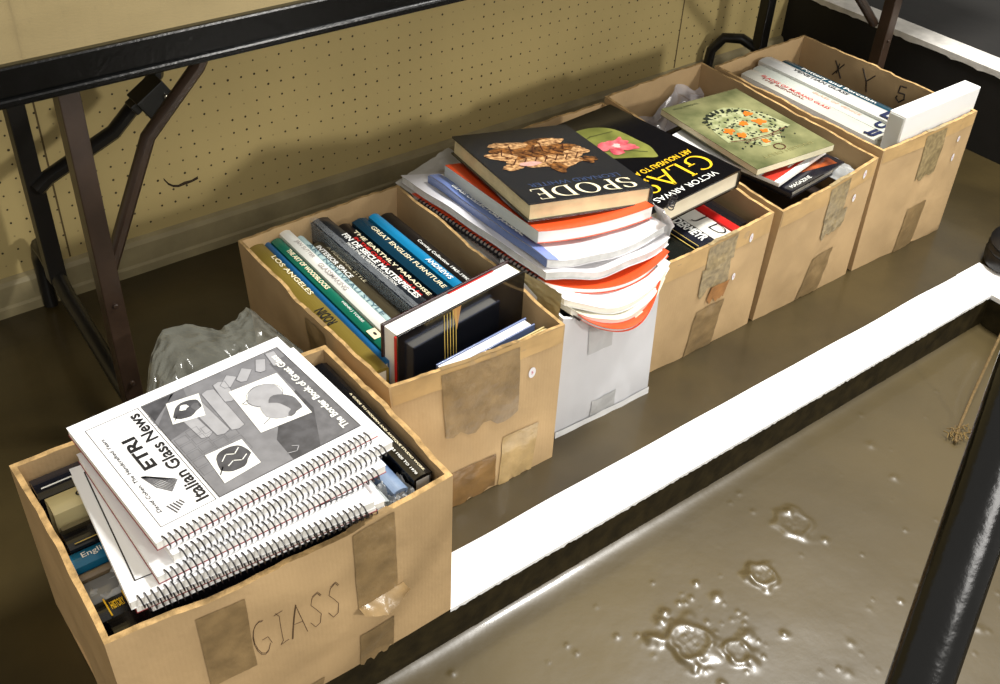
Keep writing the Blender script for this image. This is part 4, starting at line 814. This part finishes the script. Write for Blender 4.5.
crumple('bubble_wrap', 'crumpled bubble wrap along the back wall of the second-last box', lambda u, v: (1.362+0.228*u, 1.250+0.085*v, 0.150+0.085*v*(0.45+0.55*u)+0.015*math.sin(u*11)), film('bubble_film', (200, 196, 200), 0.6), nu=60, nv=40, amp=0.012, f=6, seed=10, cat='bubble wrap')
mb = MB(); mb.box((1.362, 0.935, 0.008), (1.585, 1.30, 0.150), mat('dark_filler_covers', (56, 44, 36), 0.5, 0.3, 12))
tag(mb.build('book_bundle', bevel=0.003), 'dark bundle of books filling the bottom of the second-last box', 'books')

# ------------------------------------------------------------------ box 6
g6 = 'books standing spine up in the far right box'
def bx6(x, D, y0, y1, z, cov, lab, sp=None, rz=0, pg=None, hard=True): book('upright_book', lab, 0.20, y1-y0, D, up_y(x, y0, z, rz), cov, pg, hard, spine=sp and spine_text(sp), group=g6)
wc = lambda n, c: gloss(n, c, 0.25); navy = mat('navy_print', (30, 38, 74), 0.4)
bx6(1.624, 0.024, 0.945, 1.290, 0.232, wc('lilac_white_jacket', (190, 190, 198)), 'lilac-white plastic-wrapped spine at the left wall of the far right box', [('M', 0.93, 0.99, 0.1, 0.8, navy, 'down', 0.05)], rz=-1.5)
bx6(1.658, 0.040, 0.965, 1.296, 0.246, wc('ivory_jacket', (200, 198, 186)), 'thick ivory spine with red lettering in the far right box', [('BLADES OF MURANO GLASS', 0.10, 0.62, 0.52, 0.76, red_ink, 'down', 0.01), ('THE BIENNIAL', 0.12, 0.46, 0.30, 0.46, mat('dark_red_print', (120, 50, 46), 0.5)), ('JJ', 0.91, 0.98, 0.1, 0.9, navy, 'down', 0.05)], rz=-1.0)
bx6(1.700, 0.030, 0.975, 1.300, 0.246, wc('eggshell_jacket', (196, 200, 190)), 'eggshell spine with small pale orange lettering in the far right box', [('GLASS OF VENICE', 0.44, 0.80, 0.4, 0.64, mat('peach_print', (222, 164, 138), 0.5)), ('U', 0.91, 0.98, 0.1, 0.9, navy, 'down', 0.05)], rz=-0.5)
bx6(1.732, 0.038, 0.985, 1.312, 0.252, wc('white_jacket3', (206, 206, 202)), 'white spine titled Venetian Glass in the far right box', [('VENETIAN GLASS', 0.22, 0.64, 0.50, 0.78, mat('charcoal_print', (50, 50, 52), 0.4), 'down', 0.02), ('L', 0.91, 0.98, 0.1, 0.9, navy, 'down', 0.05)])
bx6(1.772, 0.012, 0.990, 1.305, 0.240, wc('slate_jacket', (60, 66, 74)), 'thin slate spine beside the Venetian Glass book')
bx6(1.785, 0.030, 1.000, 1.300, 0.238, wc('petrol_jacket', (26, 66, 82)), 'petrol blue spine titled Pottery and Porcelain', [('Pottery and Porcelain', 0.16, 0.78, 0.30, 0.72, white_ink, 'down', 0.01)])
bx6(1.817, 0.022, 1.005, 1.290, 0.215, wc('dark_teal_jacket', (24, 40, 48)), 'dark spine nearest the right wall of the far right box')
mb = MB(); mb.box((1.640, 0.930, 0.10), (1.700, 0.955, 0.220), mat('sea_green_cover', (30, 120, 100), 0.3))
mb.box((1.640, 0.930, 0.2201), (1.700, 0.955, 0.2206), white_ink)
tag(mb.build('small_green_book', bevel=0.001), 'small sea-green book beside the left end of the white slipcase', 'book')
sc_ = thing('white_slipcase', 'large plain white slipcase standing out of the far right box at its front', 'slipcase', T(1.664, 0.919, 0.105) @ RZ(0.3))
mb = MB(); mb.box((0, 0, 0), (0.235, 0.035, 0.205), mat('slipcase_white', (242, 242, 240), 0.35, spec=0.5)); mb.build('case', sc_, 0.002)
mb = MB(); mb.box((-0.0012, 0.003, 0.004), (0.0, 0.032, 0.201), mat('slipcase_grey_mouth', (206, 210, 206), 0.4)); mb.build('mouth_panel', sc_)

# ------------------------------------------------------------------ things at the right edge
ch = thing('black_bar_stand', 'black glossy slanting bar in the right foreground, cut off by the frame', 'stand leg', T(0.75, 0.24, 0.40))
A = Vector((0.690, 0.200, 0.300)); Bp = Vector((0.851, 0.279, 0.500)); d = (Bp-A)
pts = [A-d*1.85, A-d*0.8, A, A+d*0.45, A+d*0.8, A+d*1.05, A+d*1.2+Vector((0.03, 0.012, 0.02)), A+d*1.35+Vector((0.09, 0.03, 0.03)), A+d*1.4+Vector((0.25, 0.08, 0.02))]
mb = MB(); mb.tube([p-Vector((0.75, 0.24, 0.40)) for p in pts], 0.029, mat('black_enamel', (5, 5, 5), 0.18, 0.3, 20, 0.3, 60, spec=0.5), 14, r2=0.014); mb.build('bar', ch, smooth=True)
mb = MB(); mb.tube([pts[0]-Vector((0.75, 0.24, 0.40)), pts[0]-d*0.02-Vector((0.75, 0.24, 0.40))], 0.031, black_matt, 12); mb.build('foot_cap', ch, smooth=True)
rb = thing('rubber_foot', 'black ribbed rubber foot at the right edge, standing on the end of the white strip', 'foot', T(1.93, 0.745, 0.002))
mb = MB(); n = 22; prof = [(0.0, 0.0), (0.052, 0.0), (0.060, 0.006), (0.062, 0.022), (0.058, 0.030), (0.061, 0.036), (0.057, 0.043), (0.060, 0.049), (0.052, 0.060), (0.036, 0.068), (0, 0.070)]
vs = [(1.35*r*math.cos(2*PI*k/n), 1.0*r*math.sin(2*PI*k/n), z) for r, z in prof for k in range(n)]
mb.add(vs, [(i*n+k, i*n+(k+1) % n, (i+1)*n+(k+1) % n, (i+1)*n+k) for i in range(len(prof)-1) for k in range(n)], mat('black_rubber', (20, 19, 20), 0.4, bump=0.3)); mb.build('rubber_tip', rb, smooth=True)
mb = MB(); mb.tube([(0.01, 0, 0.065), (0.05, 0.02, 0.16), (0.12, 0.05, 0.34)], 0.016, black_matt, 10); mb.build('post', rb, smooth=True)
# frayed cord
cd = thing('frayed_cord', 'thin tan cord with a frayed end lying on the lower floor at right', 'cord', T(1.45, 0.54, LZ))
twine = mat('brown_twine', (104, 84, 50), 0.9, 0.3, 300); fray = mat('pale_fray', (120, 98, 54), 0.9)
pp = [(0.0, 0.0, 0.006), (0.03, 0.015, 0.005), (0.07, 0.030, 0.010), (0.11, 0.045, 0.03), (0.16, 0.062, 0.065), (0.23, 0.085, 0.10), (0.33, 0.12, 0.13)]
mb = MB(); mb.tube(pp, 0.0026, twine, 7); mb.build('twine', cd, smooth=True)
mb = MB(); rr = random.Random(2)
for k in range(30):
    a = rr.uniform(0, 2*PI); l = rr.uniform(0.006, 0.016); s0 = Vector((rr.uniform(-0.004, 0.05), rr.uniform(-0.003, 0.02), 0.006))
    mb.tube([s0, s0+Vector((math.cos(a)*l*0.5, math.sin(a)*l*0.5, 0.004)), s0+Vector((math.cos(a+0.5)*l, math.sin(a+0.5)*l, 0.001))], 0.0009, fray if k % 3 else twine, 4)
mb.build('frayed_end', cd)
